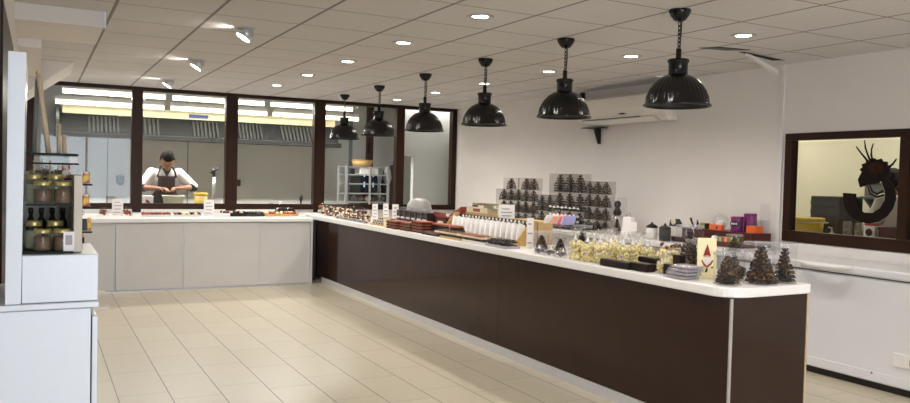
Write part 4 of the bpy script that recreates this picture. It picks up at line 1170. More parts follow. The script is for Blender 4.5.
figure_ = Maker(figure)
figure_((5.28, 6.30, CT+0.195), 'boxed rounded dark chocolate figure, on top, right of the stacks')
t = thing('paper_bag', 'white paper bag right of the stacked chocolate boxes', 'bag', (5.26, 6.10, CT), 0.1)
MB().hexa([(-0.05,-0.055,0),(0.05,-0.055,0),(0.05,0.055,0),(-0.05,0.055,0),(-0.02,-0.06,0.2),(0.02,-0.06,0.2),(0.02,0.06,0.2),(-0.02,0.06,0.2)]).build('bag', M['paper'], t, bevel=0.006)
MB().tube([(0,-0.03,0.20),(0,-0.02,0.235),(0,0.02,0.235),(0,0.03,0.20)],0.004,6).build('handle', M['print'], t)
for i,(y,nm) in enumerate(((5.78,'left'),(5.60,'right'))):
    t = thing('covered_dish', '%s dark lidded pot in the gap before the purple tins, by the wall' % nm, 'pot', (5.28, y, CT), 0, 'dark pots by the wall')
    MB().lathe([(0.05,0),(0.055,0.005),(0.055,0.11),(0.05,0.115)],22).build('pot', M['white_plastic'] if i == 0 else M['steel_dark'], t)
    MB().lathe([(0.057,0.115),(0.057,0.125),(0.03,0.145),(0.012,0.15),(0.012,0.165),(0,0.168)],22).build('lid', M['choc'], t)
t = thing('tape_dispenser', 'dark blue tape dispenser on a clear box by the wall', 'tape dispenser', (5.24, 5.42, CT+0.152))
MB().prism([(-0.06,0),(0.06,0),(0.055,0.03),(0.02,0.07),(-0.02,0.075),(-0.05,0.05)],-0.03,0.03, Matrix(((0,0,1,0),(-1,0,0,0),(0,1,0,0),(0,0,0,1)))).build('body', M['navy'], t, bevel=0.006)
MB().lathe([(0.018,-0.032),(0.03,-0.032),(0.03,0.032),(0.018,0.032)],20, mx=Matrix.Translation((0,0.0,0.045)) @ Matrix.Rotation(R(90),4,'Y')).build('roll', M['bin_cream'], t)
tag(MB().cbox(5.24,5.42,CT,0.2,0.22,0.15).build('clear_box', M['clear'], None, 0.004), 'clear plastic box under the dark blue tape dispenser', 'box')

# ------------------------------------------------------------------ maroon shelf tray by the wall and its contents
ms = thing('maroon_shelf', 'long maroon shelf tray by the wall next to the window', 'shelf', (0,0,0))
MB().box(5.50, XR-0.035, 4.765, 5.60, 0.96, 0.985).build('board', M['maroon'], ms, bevel=0.002)
MB().box(5.36, 5.50, 4.765, 5.60, CT, CT+0.018).build('lower_board', M['maroon'], ms)
MB().box(5.36, 5.372, 4.765, 5.60, CT+0.018, CT+0.045).build('lip', M['maroon'], ms)
MB().box(5.50, 5.512, 4.765, 5.60, CT, 0.96).build('back_board', M['maroon'], ms)
for y in (4.765, 5.18, 5.588): MB().box(5.512, XR-0.04, y, y+0.012, CT, 0.96).build('divider', M['maroon'], ms)
ST = 0.9865; SL = CT+0.0195
def tin(loc, r, h, label, band):
    t = thing('purple_tin', label, 'tin', loc, 0)
    MB().lathe([(r*0.96,0),(r,0.004),(r,h-0.008),(r*0.97,h)],28).build('tin', M['purple'], t)
    MB().lathe([(r*1.03,h-0.016),(r*1.03,h),(r*0.9,h+0.002),(0,h+0.002)],28).build('lid', M['purple'], t)
    if band:
        b = MB(); ring0=[];ring1=[]
        for i in range(11):
            a = PI*0.78 + (PI*0.62)*i/10
            ring0.append(b.bm.verts.new((r*1.012*math.cos(a), r*1.012*math.sin(a), h*0.36))); ring1.append(b.bm.verts.new((r*1.012*math.cos(a), r*1.012*math.sin(a), h*0.72)))
        for i in range(10): b.bm.faces.new((ring0[i],ring0[i+1],ring1[i+1],ring1[i])).smooth = True
        lb = b.build('label', M['black'], t)
        b = MB()
        for k in range(5):
            a = PI*0.90 + PI*0.30*k/4
            mx = Matrix.Rotation(a,4,'Z')
            b.box(r*1.012, r*1.02, -0.004, 0.003, h*0.48, h*0.60, mx)
        b.build('lettering', M['paper'], lb)
        MB().torus((r*0.1, r*1.0, h*0.5), 0.03, 0.005, 'y', 14, 6).build('handle', M['purple'], t)
    return t
tin((5.56, 4.985, ST), 0.055, 0.135, 'purple tin with a dark lettered label on the maroon shelf', True)
tin((5.665, 4.93, ST), 0.055, 0.165, 'taller plain purple tin behind the labelled purple tin', False)
t = thing('clear_bag', 'clear bag of pale sweets left of the purple tins on the maroon shelf', 'bag', (5.62, 5.235, ST))
b = MB(); rg = random.Random(5)
b.ball((0,0,0.075),0.075,14,10,1.0,0.06,rg)
b.build('film', M['cello'], t)
MB().ball((0,0,0.05),0.045,10,8,0.9,0.1,rg).build('contents', M['paper'], t)
t = thing('sweet_box', 'orange printed box below the clear bag on the maroon shelf', 'box', (5.535, 5.20, ST))
MB().box(-0.02,0.02,-0.075,0.075,0,0.05).build('box', M['orange'], t, bevel=0.003)
MB().lathe([(0.014,0),(0.014,0.002)],12, mx=Matrix.Translation((-0.02,-0.02,0.025)) @ Matrix.Rotation(R(-90),4,'Y')).build('spot', M['blue_sign'], t)
t = thing('sweet_box', 'orange box with a clear lid right of the purple tins', 'box', (5.60, 4.79+0.04, ST))
MB().box(-0.05,0.05,-0.055,0.045,0,0.062).build('box', M['orange'], t, bevel=0.003)
MB().box(-0.048,0.048,-0.053,0.043,0.063,0.115).build('lid', M['clear'], t)
t = thing('clear_tube', 'tall clear plastic tube of film at the right end above the maroon shelf', 'tube', (5.70, 4.80, ST))
MB().box(-0.03,0.03,-0.03,0.03,0,0.26).build('tube', M['clear'], t, bevel=0.003)
MB().box(-0.027,0.027,-0.027,0.027,0.002,0.11).build('contents', M['cello'], t)
t = thing('scissors_pot', 'clear cup holding a black pen at the right end of the maroon shelf', 'cup', (5.44, 4.80, SL))
MB().lathe([(0.024,0),(0.028,0.06)],16,close=False).build('cup', M['clear'], t)
MB().tube([(0,0.0,0.005),(-0.005,-0.025,0.12)],0.004,6).build('pen', M['black'], t)
for i,(y,c,nm) in enumerate(((5.02,'olive','olive'),(4.955,'orange','orange'),(4.885,'lime','lime green'))):
    t = thing('small_carton', 'small %s carton on the low front of the maroon shelf' % nm, 'carton', (5.42, y, SL))
    MB().box(-0.03,0.03,-0.03,0.03,0,0.062).build('carton', M[c], t, bevel=0.003)
    MB().box(-0.031,0.031,-0.008,0.008,0.0,0.0635).build('band', M['cream_box'], t)
t = thing('paper_ball', 'crumpled white tissue left of the small cartons on the maroon shelf', 'tissue', (5.43, 5.12, SL))
MB().ball((0,0,0.036),0.034,12,9,0.9,0.18,random.Random(2)).build('tissue', M['paper'], t)
t = thing('sweet_tray', 'cream tray of dark chocolates on the low front of the maroon shelf', 'tray', (5.42, 5.27, SL))
MB().box(-0.04,0.04,-0.085,0.085,0,0.03).build('tray', M['cream_box'], t, bevel=0.003)
b = MB()
for k in range(5): b.ball((-0.015,-0.066+0.033*k,0.036),0.014,8,6,0.8)
b.build('chocolates', M['choc'], t)
t = thing('scissors', 'black scissors standing at the left end of the maroon shelf', 'scissors', (5.56, 5.52, ST))
MB().tube([(0,-0.01,0),(0,0.02,0.06),(0,0.035,0.09)],[0.008,0.01,0.012],8).tube([(0,-0.045,0),(0,-0.06,0.05),(0,-0.05,0.075)],[0.01,0.012,0.008],8).build('body', M['black'], t)
MB().tube([(0,-0.01,0.004),(0,-0.045,0.004)],0.004,6).build('blade', M['steel'], t)
t = thing('olive_packet', 'olive green packet beside the black scissors on the maroon shelf', 'packet', (5.56, 5.37, ST))
MB().box(-0.02,0.02,-0.045,0.045,0,0.055).build('packet', M['olive'], t, bevel=0.004)
MB().box(-0.021,0.021,-0.046,-0.02,0,0.05).build('end_label', M['choc'], t)

# ------------------------------------------------------------------ clear flat packs, black bars, gold bags at the near end
for k in range(4):
    w_, d_ = (0.16, 0.13)
    t = thing('flat_pack', 'flat clear pack, %s of the pile in front of the gnome card' % ('lowest','second from bottom','third from bottom','topmost')[k], 'pack', (3.345+0.006*k, 3.40-0.010*k, CT+0.0205*k), 0.15*(k-1.5)*0.3)
    MB().box(-d_/2,d_/2,-w_/2,w_/2,0,0.018).build('pack', M['cello'], t, bevel=0.003)
    MB().box(-d_/2+0.012,d_/2-0.012,-w_/2+0.012,w_/2-0.012,0.003,0.012).build('contents', M['print'], t)
def bar(loc, w, d, h, label, rz=0.0, sleeve='choc'):
    t = thing('chocolate_bar', label, 'chocolate bar', loc, rz)
    MB().box(-w/2,w/2,-d/2,d/2,0,h).build('wrapper', M[sleeve], t, bevel=0.003)
    MB().box(-w/2+0.006,w/2-0.006,-d/2+0.004,d/2-0.004,h,h+0.002).build('label', M['black'], t)
    return t
bar((3.335,3.96,CT),0.07,0.28,0.042,'long black chocolate bar at the counter edge below the yellow bags')
bar((3.355,3.75,CT),0.07,0.16,0.048,'black chocolate bar at the counter edge, right of the long one')
bar((3.47,3.80,CT),0.07,0.20,0.036,'lower black box behind the black chocolate bars')
bar((3.49,3.83,CT+0.041),0.06,0.16,0.03,'upper black box lying on the box behind the bars')
bar((3.40,3.565,CT),0.045,0.045,0.062,'small black cube left of the flat clear packs')
bar((3.48,3.56,CT),0.05,0.06,0.115,'upright black box between the yellow clusters and the tall tree box')
rg = random.Random(21)
def goldbag():
    t = thing('cluster_bag', 'x', 'bag')
    b = MB(); g = random.Random(4)
    for _ in range(110):
        a, q, z = g.uniform(0,6.28), g.uniform(0,1)**0.5*0.040, g.uniform(0.010,0.125)
        b.ball((q*math.cos(a), q*math.sin(a), z), g.uniform(0.008,0.013), 6, 5, 1, 0.25, g)
    b.build('contents', M['gold_choc'], t)
    MB().lathe([(0.045,0),(0.051,0.015),(0.050,0.12)],28,close=False,flute=0.05,nf=7,frange=(0.01,0.3)).build('film', M['clear'], t)
    MB().lathe([(0.050,0.12),(0.022,0.142),(0.011,0.15),(0.032,0.19),(0.040,0.215)],28,close=False,flute=0.08,nf=7,frange=(0.01,0.3)).build('film_top', M['cello'], t)
    tg = MB().prism([(-0.012,0.140),(0.014,0.140),(0.002,0.18)],-0.002,0.0, Matrix(((0.78,0,-0.62,-0.017),(-0.62,0,-0.78,-0.017),(0,1,0,0),(0,0,0,1)))).build('tag', M['paper'], t)
    MB().lathe([(0.009,0),(0.009,0.0015)],14, mx=Matrix.Rotation(R(-142),4,'Z') @ Matrix.Translation((0.054,0,0.06)) @ Matrix.Rotation(R(90),4,'Y')).build('sticker', M['lav_paper'], t)
    return t
gb = Maker(goldbag)
spots = [(3.345,4.42),(3.345,4.295),(3.36,4.165),(3.465,4.20),(3.475,4.075),(3.46,4.35),(3.58,4.10),(3.575,4.23),(3.585,3.955),(3.68,4.44),(3.57,4.37),(3.70,4.20)]
names = ['front row, left end','front row, middle','front row, right end','second row, behind the right front bag','second row, right end','second row, left','third row, middle','third row, left of middle','third row, right end','back row, left','third row, left end','back row, right']
for i, ((x,y),n) in enumerate(zip(spots,names)):
    gb((x,y,CT), 'clear bag of pale gold clusters, ' + n, rg.uniform(-0.4,0.4), rg.uniform(0.94,1.05), 'bags of pale gold clusters')
# open tray of gold and white pieces
t = thing('cluster_tray', 'open tray heaped with pale gold clusters behind the black boxes', 'tray', (3.74, 3.90, CT), 0.0)
MB().box(-0.09,0.09,-0.13,0.13,0,0.10).build('tray', M['clear'], t, bevel=0.004)
b = MB(); g = random.Random(8)
for _ in range(190):
    x, y = g.uniform(-.08,.08), g.uniform(-.12,.12)
    b.ball((x,y,0.03+g.uniform(0.0,0.13)*(1-abs(x)/0.14)*(1-abs(y)/0.2)), g.uniform(0.009,0.015), 6, 5, 1, 0.25, g)
o = b.build('clusters', M['gold_choc'], t); o['kind'] = 'stuff'
b = MB()
for _ in range(14): b.ball((g.uniform(-.06,.06), g.uniform(-.1,.1), 0.125+g.uniform(0,.02)), 0.012, 6, 5, 1, 0.25, g)
o = b.build('dark_pieces', M['milk'], t)
for i,(x,y,s) in enumerate(((3.46,3.635,0.75),(3.395,3.625,0.7))):
    gb((x,y,CT), 'small clear bag of pale clusters, %s of the two by the black cube' % ('right','left')[i], 0.2, s*0.8, 'small cluster bags by the black cube')

# clear bags of dark chocolates at the edge
def darkbag():
    t = thing('chocolate_bag', 'x', 'bag')
    b = MB(); g = random.Random(14)
    for k in range(9): b.lathe([(0,0.0),(0.02,0.0),(0.02,0.014),(0,0.014)],12, cx=g.uniform(-.022,.022), cy=g.uniform(-.022,.022)) if False else b.ball((g.uniform(-.028,.028), g.uniform(-.028,.028), 0.014+g.uniform(0,.025)), 0.016, 8, 6, 0.7)
    b.build('contents', M['choc'], t)
    MB().lathe([(0.044,0),(0.048,0.012),(0.04,0.045),(0.012,0.056),(0.022,0.074)],12,close=False,flute=0.08,nf=6,frange=(0,1)).build('film', M['cello'], t)
    MB().prism([(-0.012,0.05),(0.012,0.05),(0.0,0.08)],-0.001,0.001, Matrix(((0.8,0,-0.6,-0.03),(-0.6,0,-0.8,-0.03),(0,1,0,0),(0,0,0,1)))).build('tag', M['paper'], t)
    return t
db = Maker(darkbag)
for i,(x,y) in enumerate(((3.335,4.85),(3.335,4.72),(3.335,4.59))):
    db((x,y,CT), 'clear bag of dark chocolates at the counter edge, %s from the yellow bags' % ('third','second','first')[i], 0.3*i, (1,1,0.9), 'dark chocolate bags at the edge')

# clear box with coloured sheets
t = thing('clear_box', 'large clear box holding white tissue behind the small chocolate tree', 'box', (3.67, 5.12, CT))
case(0.24, 0.44, 0.20, t)
MB().box(-0.10,0.10,-0.20,0.20,0.004,0.14).build('tissue', M['cello'], t, bevel=0.02)
for i,(c,nm,y,a) in enumerate((('paper','white',5.20,0.5),('peach_paper','peach',5.12,0.6),('pink_paper','pink',5.03,0.55),('lav_paper','lavender',4.96,0.4))):
    t = thing('paper_sheet', '%s folded paper sheet on the large clear box' % nm, 'paper', (3.66, y, CT+0.204), 0.2)
    mx = Matrix.Rotation(a, 4, 'X')
    b = MB().box(-0.07,0.07,-0.004,0.004,0.004,0.08,mx)
    b.build('sheet', M[c], t, bevel=0.002)
    MB().box(-0.07,0.07,0.006,0.012,0.006,0.065,mx).build('fold', M['paper' if i else 'cream_box'], t)

# tan crate of white packets
cr = thing('tan_crate', 'long tan cardboard crate of white packets on the display counter', 'crate', (0,0,0))
CX0, CX1, CY0, CY1 = 3.52, 3.70, 5.44, 6.80
MB().box(CX0,CX1,CY0,CY1,CT,CT+0.012).build('base', M['cardboard'], cr)
for y in (CY0, CY1-0.014):
    MB().prism([(CX0,CT+0.012),(CX1,CT+0.012),(CX1,CT+0.21),(CX1-0.06,CT+0.21),(CX0,CT+0.06)],y,y+0.014,Matrix(((1,0,0,0),(0,0,1,0),(0,1,0,0),(0,0,0,1)))).build('end_board', M['cardboard'], cr)
MB().box(CX1-0.012,CX1,CY0+0.015,CY1-0.015,CT+0.012,CT+0.20).build('back_board', M['black'], cr)
MB().box(CX0,CX0+0.01,CY0+0.015,CY1-0.015,CT+0.012,CT+0.045).build('front_board', M['cardboard'], cr)
dm = MB().ball((0,0,0),0.012,8,6).mesh('dot', M['paper'])
for k in range(20):
    o = bpy.data.objects.new('dot', dm); COL.objects.link(o); o.parent = cr; o.location = (CX1-0.016, CY0+0.06+0.063*k, CT+0.185)
def packet():
    t = thing('white_packet', 'x', 'packet')
    b = MB(); mx = Matrix.Rotation(R(20),4,'Y') @ Matrix.Rotation(R(-20),4,'X')
    b.box(-0.034,0.034,-0.015,0.015,0,0.150,mx)
    for v in b.bm.verts: pass
    b.build('packet', M['paper'], t, bevel=0.008)
    MB().box(-0.030,0.030,-0.012,0.012,0.148,0.160,mx).build('fold', M['white_plastic'], t)
    return t
pk = Maker(packet)
for i in range(14):
    pk((3.570, 5.50+0.09*i, CT+0.03), 'white packet leaning in the tan crate, %s from its near end' % ORD[i], 0, 1.0, 'white packets in the tan crate')
# tan box behind the crate and cartons
t = thing('cardboard_box', 'tan cardboard box behind the crate of white packets', 'box', (3.79, 5.66, CT))
MB().box(-0.075,0.075,-0.22,0.22,0,0.20).build('box', M['cardboard'], t, bevel=0.003)
MB().box(-0.07,0.07,-0.215,0.215,0.20,0.203).build('flap', M['cardboard'], t)
t = thing('cardboard_box', 'tan cardboard box behind the far end of the crate', 'box', (3.79, 6.42, CT))
MB().box(-0.07,0.07,-0.30,0.30,0,0.215).build('box', M['cardboard'], t, bevel=0.003)
MB().box(-0.066,0.066,-0.29,0.29,0.215,0.218).build('flap', M['cardboard'], t)
for i,(y,z,h,w_,m_,nm) in enumerate(((6.52,0.22,0.05,0.4,'cream_box','cream flat carton lying on the far tan cardboard box'),(6.55,0.2715,0.026,0.30,'paper','white flat carton on the cream carton above the crate'),(6.40,0.299,0.018,0.36,'olive','thin olive sheet topping the cartons above the crate'))):
    t = thing('flat_carton', nm, 'carton', (3.79,y,CT+z), 0.05*i)
    MB().box(-0.06,0.06,-w_/2,w_/2,0,h).build('carton', M[m_], t, bevel=0.002)
    MB().box(-0.0605,-0.05,-w_/6,w_/6,h*0.2,h*0.8).build('print', M['black' if i==1 else 'red_box'], t)
# red brown triangular cartons
for i,(x,y,s,nm) in enumerate(((3.77,7.24,1.0,'left red brown open carton beyond the tan crate'),(3.78,6.96,1.1,'right red brown carton with a slanting flap beyond the tan crate'))):
    t = thing('red_carton', nm, 'carton', (x,y-0.04,CT))
    MB().box(-0.08,0.08,-0.12,0.12,0,0.14*s).build('carton', M['maroon' if i==0 else 'red_box'], t, bevel=0.003)
    MB().hexa([(-0.08,-0.10,0.145*s),(0.06,-0.10,0.145*s),(0.06,0.125,0.145*s),(-0.08,0.125,0.145*s),(-0.07,-0.12,0.24*s),(0.05,-0.12,0.24*s),(0.06,0.1,0.155*s),(-0.08,0.1,0.155*s)] if i else [(-0.08,-0.13,0.141),(-0.07,-0.13,0.141),(-0.07,0.13,0.141),(-0.08,0.13,0.141),(-0.10,-0.13,0.19),(-0.09,-0.13,0.19),(-0.09,0.13,0.19),(-0.10,0.13,0.19)]).build('flap', M['red_box'], t)
    MB().box(-0.082,-0.08,-0.06,0.06,0.05,0.10).build('label', M['cream_box'], t)
# flat trays in front of the crate
def tray(loc, d, w, h, label, m, m2, g=None, rz=0.0):
    t = thing('chocolate_tray', label, 'tray', loc, rz, g)
    MB().box(-d/2,d/2,-w/2,w/2,0,h*0.55).build('tray', M[m], t, bevel=0.002)
    b = MB(); gg = random.Random(int(w*1000)); nx = max(2,int(d/0.045)); ny = max(3,int(w/0.045))
    for a in range(nx):
        for c in range(ny):
            b.ball((-d/2+d*(a+.5)/nx, -w/2+w*(c+.5)/ny, h*0.7), 0.018, 7, 5, 0.55, 0.1, gg)
    b.build('chocolates', M[m2], t)
    MB().box(-d/2+0.001,d/2-0.001,-w/2+0.001,w/2-0.001,h*0.56,h+0.006).build('cover', M['clear'], t)
    return t
tray((3.345,6.62,CT),0.13,0.34,0.03,'flat covered tray of dark chocolates before the tan crate, farthest from the camera','choc','milk')
tray((3.345,6.22,CT),0.13,0.38,0.03,'flat covered tray before the tan crate, second from the far end','cardboard','choc')
tray((3.345,5.80,CT),0.13,0.36,0.03,'flat covered tray before the tan crate, third from the far end','white_plastic','choc')
tray((3.345,5.41,CT),0.13,0.34,0.03,'flat covered tray before the tan crate, nearest its near end','print','choc')
tray((3.36,6.36,CT+0.0375),0.12,0.40,0.026,'upper tray of mixed pralines lying on the flat trays','cream_box','milk')
tray((3.36,5.90,CT+0.0375),0.12,0.44,0.026,'upper tray of reddish pralines lying on the flat trays','cream_box','caramel')
tray((3.35,5.42,CT+0.0375),0.12,0.28,0.026,'upper tray of dark pralines nearest the narrow tall sign','steel_dark','choc')
# stacks of orange-brown trays
def brick(loc, w, label):
    t = thing('praline_slab', label, 'praline tray', loc, 0, 'stacked orange-brown praline trays')
    MB().box(-0.07,0.07,-w/2,w/2,0,0.012).build('tray', M['choc'], t, bevel=0.002)
    MB().box(-0.064,0.064,-w/2+0.006,w/2-0.006,0.012,0.027).build('slab', M['caramel'], t, bevel=0.003)
    return t
def bstack(y, w, n, x, nm):
    for k in range(n): brick((x, y, CT+0.029*k), w, 'orange-brown praline tray, %s of the %s stack' % (('lowest','second lowest','third lowest','topmost')[k if k < n-1 else 3], nm))
bstack(7.54, 0.26, 3, 3.35, 'left orange-brown')
bstack(7.24, 0.24, 3, 3.37, 'middle orange-brown')
bstack(6.98, 0.24, 4, 3.38, 'right orange-brown')
t = thing('praline_slab', 'long orange-brown praline tray beside the crate with a pink ribbon', 'praline tray', (3.445, 6.62, CT+0.070), 0)
tag(MB().box(3.42,3.505,6.32,6.92,CT,CT+0.068).build('chocolate_box', M['choc'], None, 0.003), 'long dark box carrying the beribboned praline tray', 'box')
MB().box(-0.025,0.06,-0.28,0.28,0,0.016).build('tray', M['choc'], t, bevel=0.002)
MB().box(-0.022,0.055,-0.27,0.27,0.016,0.034).build('slab', M['caramel'], t, bevel=0.003)
MB().box(-0.027,0.062,-0.15,-0.135,-0.001,0.036).build('ribbon', M['pink_paper'], t)
# striped sweets pyramid
def stick(): 
    t = thing('striped_sweet', 'x', 'sweet')
    MB().box(-0.05,0.05,-0.02,0.02,0,0.022).build('sweet', M['choc'], t, bevel=0.004)
    MB().box(-0.051,0.051,-0.008,0.008,-0.0005,0.0228).build('stripe', M['white_choc'], t)
    return t
sk = Maker(stick)
tag(MB().box(3.33,3.53,7.72,8.24,CT,CT+0.012).build('wooden_board', M['cardboard'], None, 0.002), 'tan board under the pyramid of striped sweets', 'board')
for k,(n,off) in enumerate(((10,0),(9,0.022),(8,0.044))):
    for j in range(n):
        for c in range(2 if k < 2 else 1):
            sk((3.385+0.104*c+(0.05 if k == 2 else 0), 7.765+off+0.047*j, CT+0.0135+0.0245*k), 'striped dark and white sweet in the %s layer of the pyramid' % ('bottom','middle','top')[k], 0, 1.0, 'striped sweets %s layer' % ('bottom','middle','top')[k])
# clear cases of dark bars
def barcase():
    t = thing('bar_case', 'x', 'case')
    case(0.15, 0.13, 0.20, t)
    for j in range(3):
        bb = MB().box(-0.06,0.06,-0.05+0.035*j,-0.025+0.035*j,0.004,0.17).build('bar', M['choc'], t, bevel=0.003)
        MB().ball((-0.062,-0.038+0.035*j,0.09),0.012,8,6).build('sticker', M['paper'], bb)
    return t
bcs = Maker(barcase)
for i in range(6):
    bcs((3.68 if i > 0 else 3.685, 8.13-0.14*i, CT), 'clear case of upright dark chocolate bars, %s from the far end' % ORD[i], 0, 1.0, 'clear cases of dark bars')
t = thing('glass_dome', 'grey translucent dome lid behind the clear chocolate cases', 'dome', (4.12, 8.62, 0.0))
# dome stands on a round side table in the aisle
MB().lathe([(0.16,0.86),(0.165,0.87),(0.165,0.885),(0,0.885)],30).build('plate', M['steel'], t)
MB().lathe([(0.028,0.01),(0.028,0.86)],14).build('stand', M['steel'], t)
MB().lathe([(0.13,0.0),(0.13,0.012),(0.03,0.02)],24).build('foot', M['steel'], t)
MB().lathe([(0.155,0.886),(0.155,1.02),(0.14,1.08),(0.10,1.125),(0.05,1.147),(0,1.15)],30,close=False).build('cover', mat('smoky_plastic',(150,148,144),0.3,var=0.05), t)
# chocolate ball bags in two rows
def ballbag(order):
    def f():
        t = thing('chocolate_bag', 'x', 'bag')
        g = random.Random(order); b1, b2, b3 = MB(), MB(), MB()
        for k in range(26):
            a = g.uniform(0,6.28); q = 0.046*g.random()**0.5
            bb = (b1, b2, b3)[(k+order) % 3]
            bb.ball((q*math.cos(a), q*math.sin(a), 0.017+0.075*g.random()), 0.017, 8, 6)
        b1.build('dark_balls', M['choc'], t); b2.build('white_balls', M['white_choc'], t); b3.build('brown_balls', M['milk' if order % 2 else 'caramel'], t)
        MB().lathe([(0.060,0),(0.066,0.012),(0.064,0.088),(0.02,0.115),(0.035,0.135)],12,close=False,flute=0.06,nf=6,frange=(0,1)).build('film', M['clear'], t)
        return t
    return f
mk = [Maker(ballbag(k)) for k in (1,2,4)]
for i in range(12):
    mk[i % 3]((3.57, 9.00+0.15*i, CT), 'clear bag of chocolate balls in the back row, %s from the near end' % ORD[i], 0.5*i, (1.08,1.08,1.1), 'chocolate ball bags back row')
for i in range(11):
    mk[(i+1) % 3]((3.428, 8.63+0.145*i, CT), 'clear bag of chocolate balls in the front row, %s from the near end' % ORD[i], 0.7*i, (1,1,0.78), 'chocolate ball bags front row')
# grey film packs along the edge
for i in range(7):
    t = thing('flat_pack', 'flat grey film pack at the counter edge, %s from the striped sweets' % ORD[i], 'pack', (3.315, 8.34+0.155*i, CT), 0.1*(i%3-1), 'grey film packs at the edge')
    MB().box(-0.04,0.04,-0.066,0.066,0,0.03).build('pack', M['cello'], t, bevel=0.008)
    b = MB()
    for k in range(3): b.ball((0.0,-0.042+0.042*k,0.016),0.014,8,6,0.7)
    b.build('contents', M['choc'], t)

# ------------------------------------------------------------------ trays of sweets on the white counter
def sweet_bag():
    t = thing('sweet_bag', 'x', 'bag')
    b1, b2, g = MB(), MB(), random.Random(6)
    for k in range(16):
        a = g.uniform(0,6.28); q = g.uniform(0,0.035)
        (b1 if k % 3 else b2).ball((q*math.cos(a), q*math.sin(a), 0.015+0.05*g.random()), 0.015, 8, 6)
    b1.build('brown_sweets', M['caramel'], t); b2.build('dark_sweets', M['maroon'], t)
    MB().lathe([(0.05,0),(0.055,0.015),(0.05,0.06),(0.012,0.085),(0.025,0.105)],14,close=False,flute=0.06,nf=7,frange=(0,1)).build('film', M['clear'], t)
    return t
sb = Maker(sweet_bag)
sb((0.70,10.28,BT),'bag of brown sweets left of the price sign on the white counter',0,(1.1,1.1,1),'brown sweet bags')
sb((0.965,10.20,BT),'bag of brown sweets right of the price sign on the white counter',0.4,(1.2,1.2,1.05),'brown sweet bags')
sb((0.45,10.30,BT),'bag of brown sweets beside the glass display shelf on the white counter',0.2,(0.9,0.9,0.9),'brown sweet bags')
kinds = {}
def piece(m):
    def f():
        return tag(MB().ball((0,0,0.016),0.021,9,7,0.85).build('praline', M[m]), 'x', 'praline')
    return f
def sweets(x0, x1, y0, y1, h, tlabel, where, cols, nx, ny, tm='white_plastic', seed=0):
    t = thing('sweet_tray', tlabel, 'tray', ((x0+x1)/2,(y0+y1)/2,BT))
    w, d = x1-x0, y1-y0
    MB().box(-w/2,w/2,-d/2,d/2,0,h).build('tray', M[tm], t, bevel=0.003)
    MB().box(-w/2-0.004,w/2+0.004,-d/2-0.004,-d/2,0,h+0.012).build('lip', M[tm], t)
    g = random.Random(seed)
    for a in range(nx):
        for c in range(ny):
            m = cols[(a*2+c*3+g.randrange(2)) % len(cols)]
            if m not in kinds: kinds[m] = Maker(piece(m))
            nm = {'caramel':'orange-brown','milk':'milk brown','choc':'dark brown','white_choc':'white','red_choc':'red','green_choc':'green','purple_choc':'purple','gold_choc':'pale gold'}[m]
            kinds[m]((x0+w*(a+.5)/nx+g.uniform(-.004,.004), y0+d*(c+.5)/ny, BT+h+0.0015), '%s sweet on the %s' % (nm, where), g.uniform(0,3), g.uniform(0.95,1.1)*min(1.3, w/nx/0.042), '%s sweets on the %s' % (nm, where))
sweets(1.12,1.44,10.02,10.20,0.012,'tray of orange-brown sweets, leftmost on the white counter','leftmost tray of the white counter',['caramel','milk','white_choc','red_choc','caramel','milk'],7,3,seed=1)
sweets(1.48,1.80,10.02,10.20,0.012,'tray of multicoloured sweets left of the framed sign','multicoloured tray left of the framed sign',['milk','white_choc','purple_choc','choc','gold_choc','caramel'],7,3,seed=2)
sweets(2.06,2.36,10.02,10.22,0.03,'tray of dark sweets with red, green and white tops right of the framed sign','dark tray right of the framed sign',['choc','choc','green_choc','choc','white_choc','red_choc'],7,3,'choc',seed=3)
sweets(2.38,2.58,10.02,10.22,0.022,'tray of dark chocolates in the middle of the right end','middle dark tray of the white counter',['choc','milk','choc'],5,3,'steel_dark',seed=4)
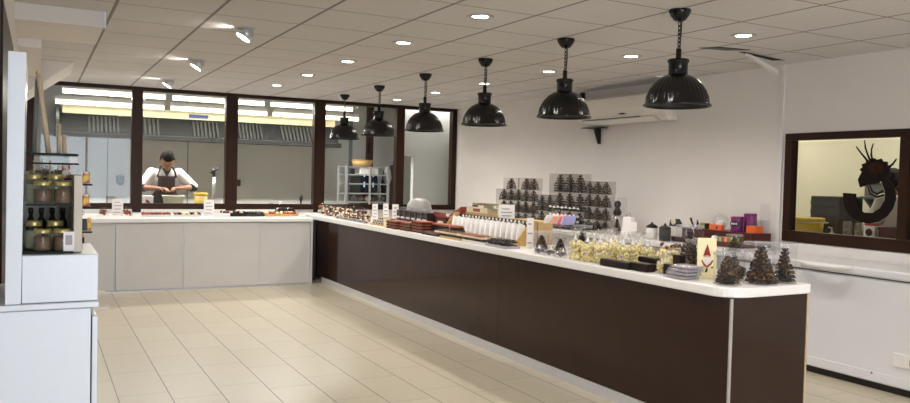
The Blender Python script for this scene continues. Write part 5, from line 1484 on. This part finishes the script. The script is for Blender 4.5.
sweets(2.60,3.02,10.02,10.24,0.018,'tan tray of reddish sweets at the right end of the white counter','tan tray at the right end',['caramel','white_choc','red_choc','gold_choc','caramel'],9,3,'cardboard',seed=5)
sweets(2.86,3.10,10.40,10.56,0.05,'black tray standing behind the tan tray at the right end','black tray behind the tan tray',['choc','white_choc','choc'],5,3,'black',seed=6)

# ------------------------------------------------------------------ light and colour
w = bpy.data.worlds.new('world'); scene.world = w; w.use_nodes = True
nt = w.node_tree; bg = nt.nodes['Background']
bg.inputs['Color'].default_value = (0.76, 0.87, 1.0, 1); bg.inputs['Strength'].default_value = 10.5
d = bpy.data.lights.new('shopfront_portal', 'AREA'); d.shape = 'RECTANGLE'; d.size = 2.45; d.size_y = 2.18
d.cycles.is_portal = True
po = bpy.data.objects.new('shopfront_portal', d); COL.objects.link(po)
po.location = (1.22, YB-0.06, 1.21); po.rotation_euler = (R(90), 0, 0)
# fluorescent tubes carry their light
def area(name, loc, sx, sy, e, color, rot=(0,0,0)):
    d = bpy.data.lights.new(name, 'AREA'); d.shape = 'RECTANGLE'; d.size = sx; d.size_y = sy; d.energy = e; d.color = color
    o = bpy.data.objects.new(name, d); COL.objects.link(o); o.location = loc; o.rotation_euler = rot
    return o
for x0, x1, y in battens[:3]:
    area('tube_light', ((x0+x1)/2, y, 2.38), x1-x0-0.06, 0.05, 58.0, (1.0, 0.97, 0.92))
area('tube_light', (5.5, 11.08, 2.68), 1.2, 0.05, 9.0, (1.0, 0.96, 0.90), (R(12), 0, 0))  # light of the added unseen lamp behind the last bay
for x, y in ((7.6,6.75),(7.6,5.05)): area('panel_light', (x, y, 2.54), 0.8, 0.25, 20.0, (1.0, 0.96, 0.86))

vs = scene.view_settings
scene.display_settings.display_device = 'sRGB'
vs.view_transform = 'Standard'; vs.look = 'None'; vs.gamma = 1.0; vs.use_curve_mapping = False
vs.exposure = 0.0
scene.cycles.transparent_max_bounces = 48
scene.cycles.max_bounces = 10
scene.cycles.diffuse_bounces = 5
scene.cycles.sample_clamp_indirect = 6.0
scene.cycles.use_denoising = True
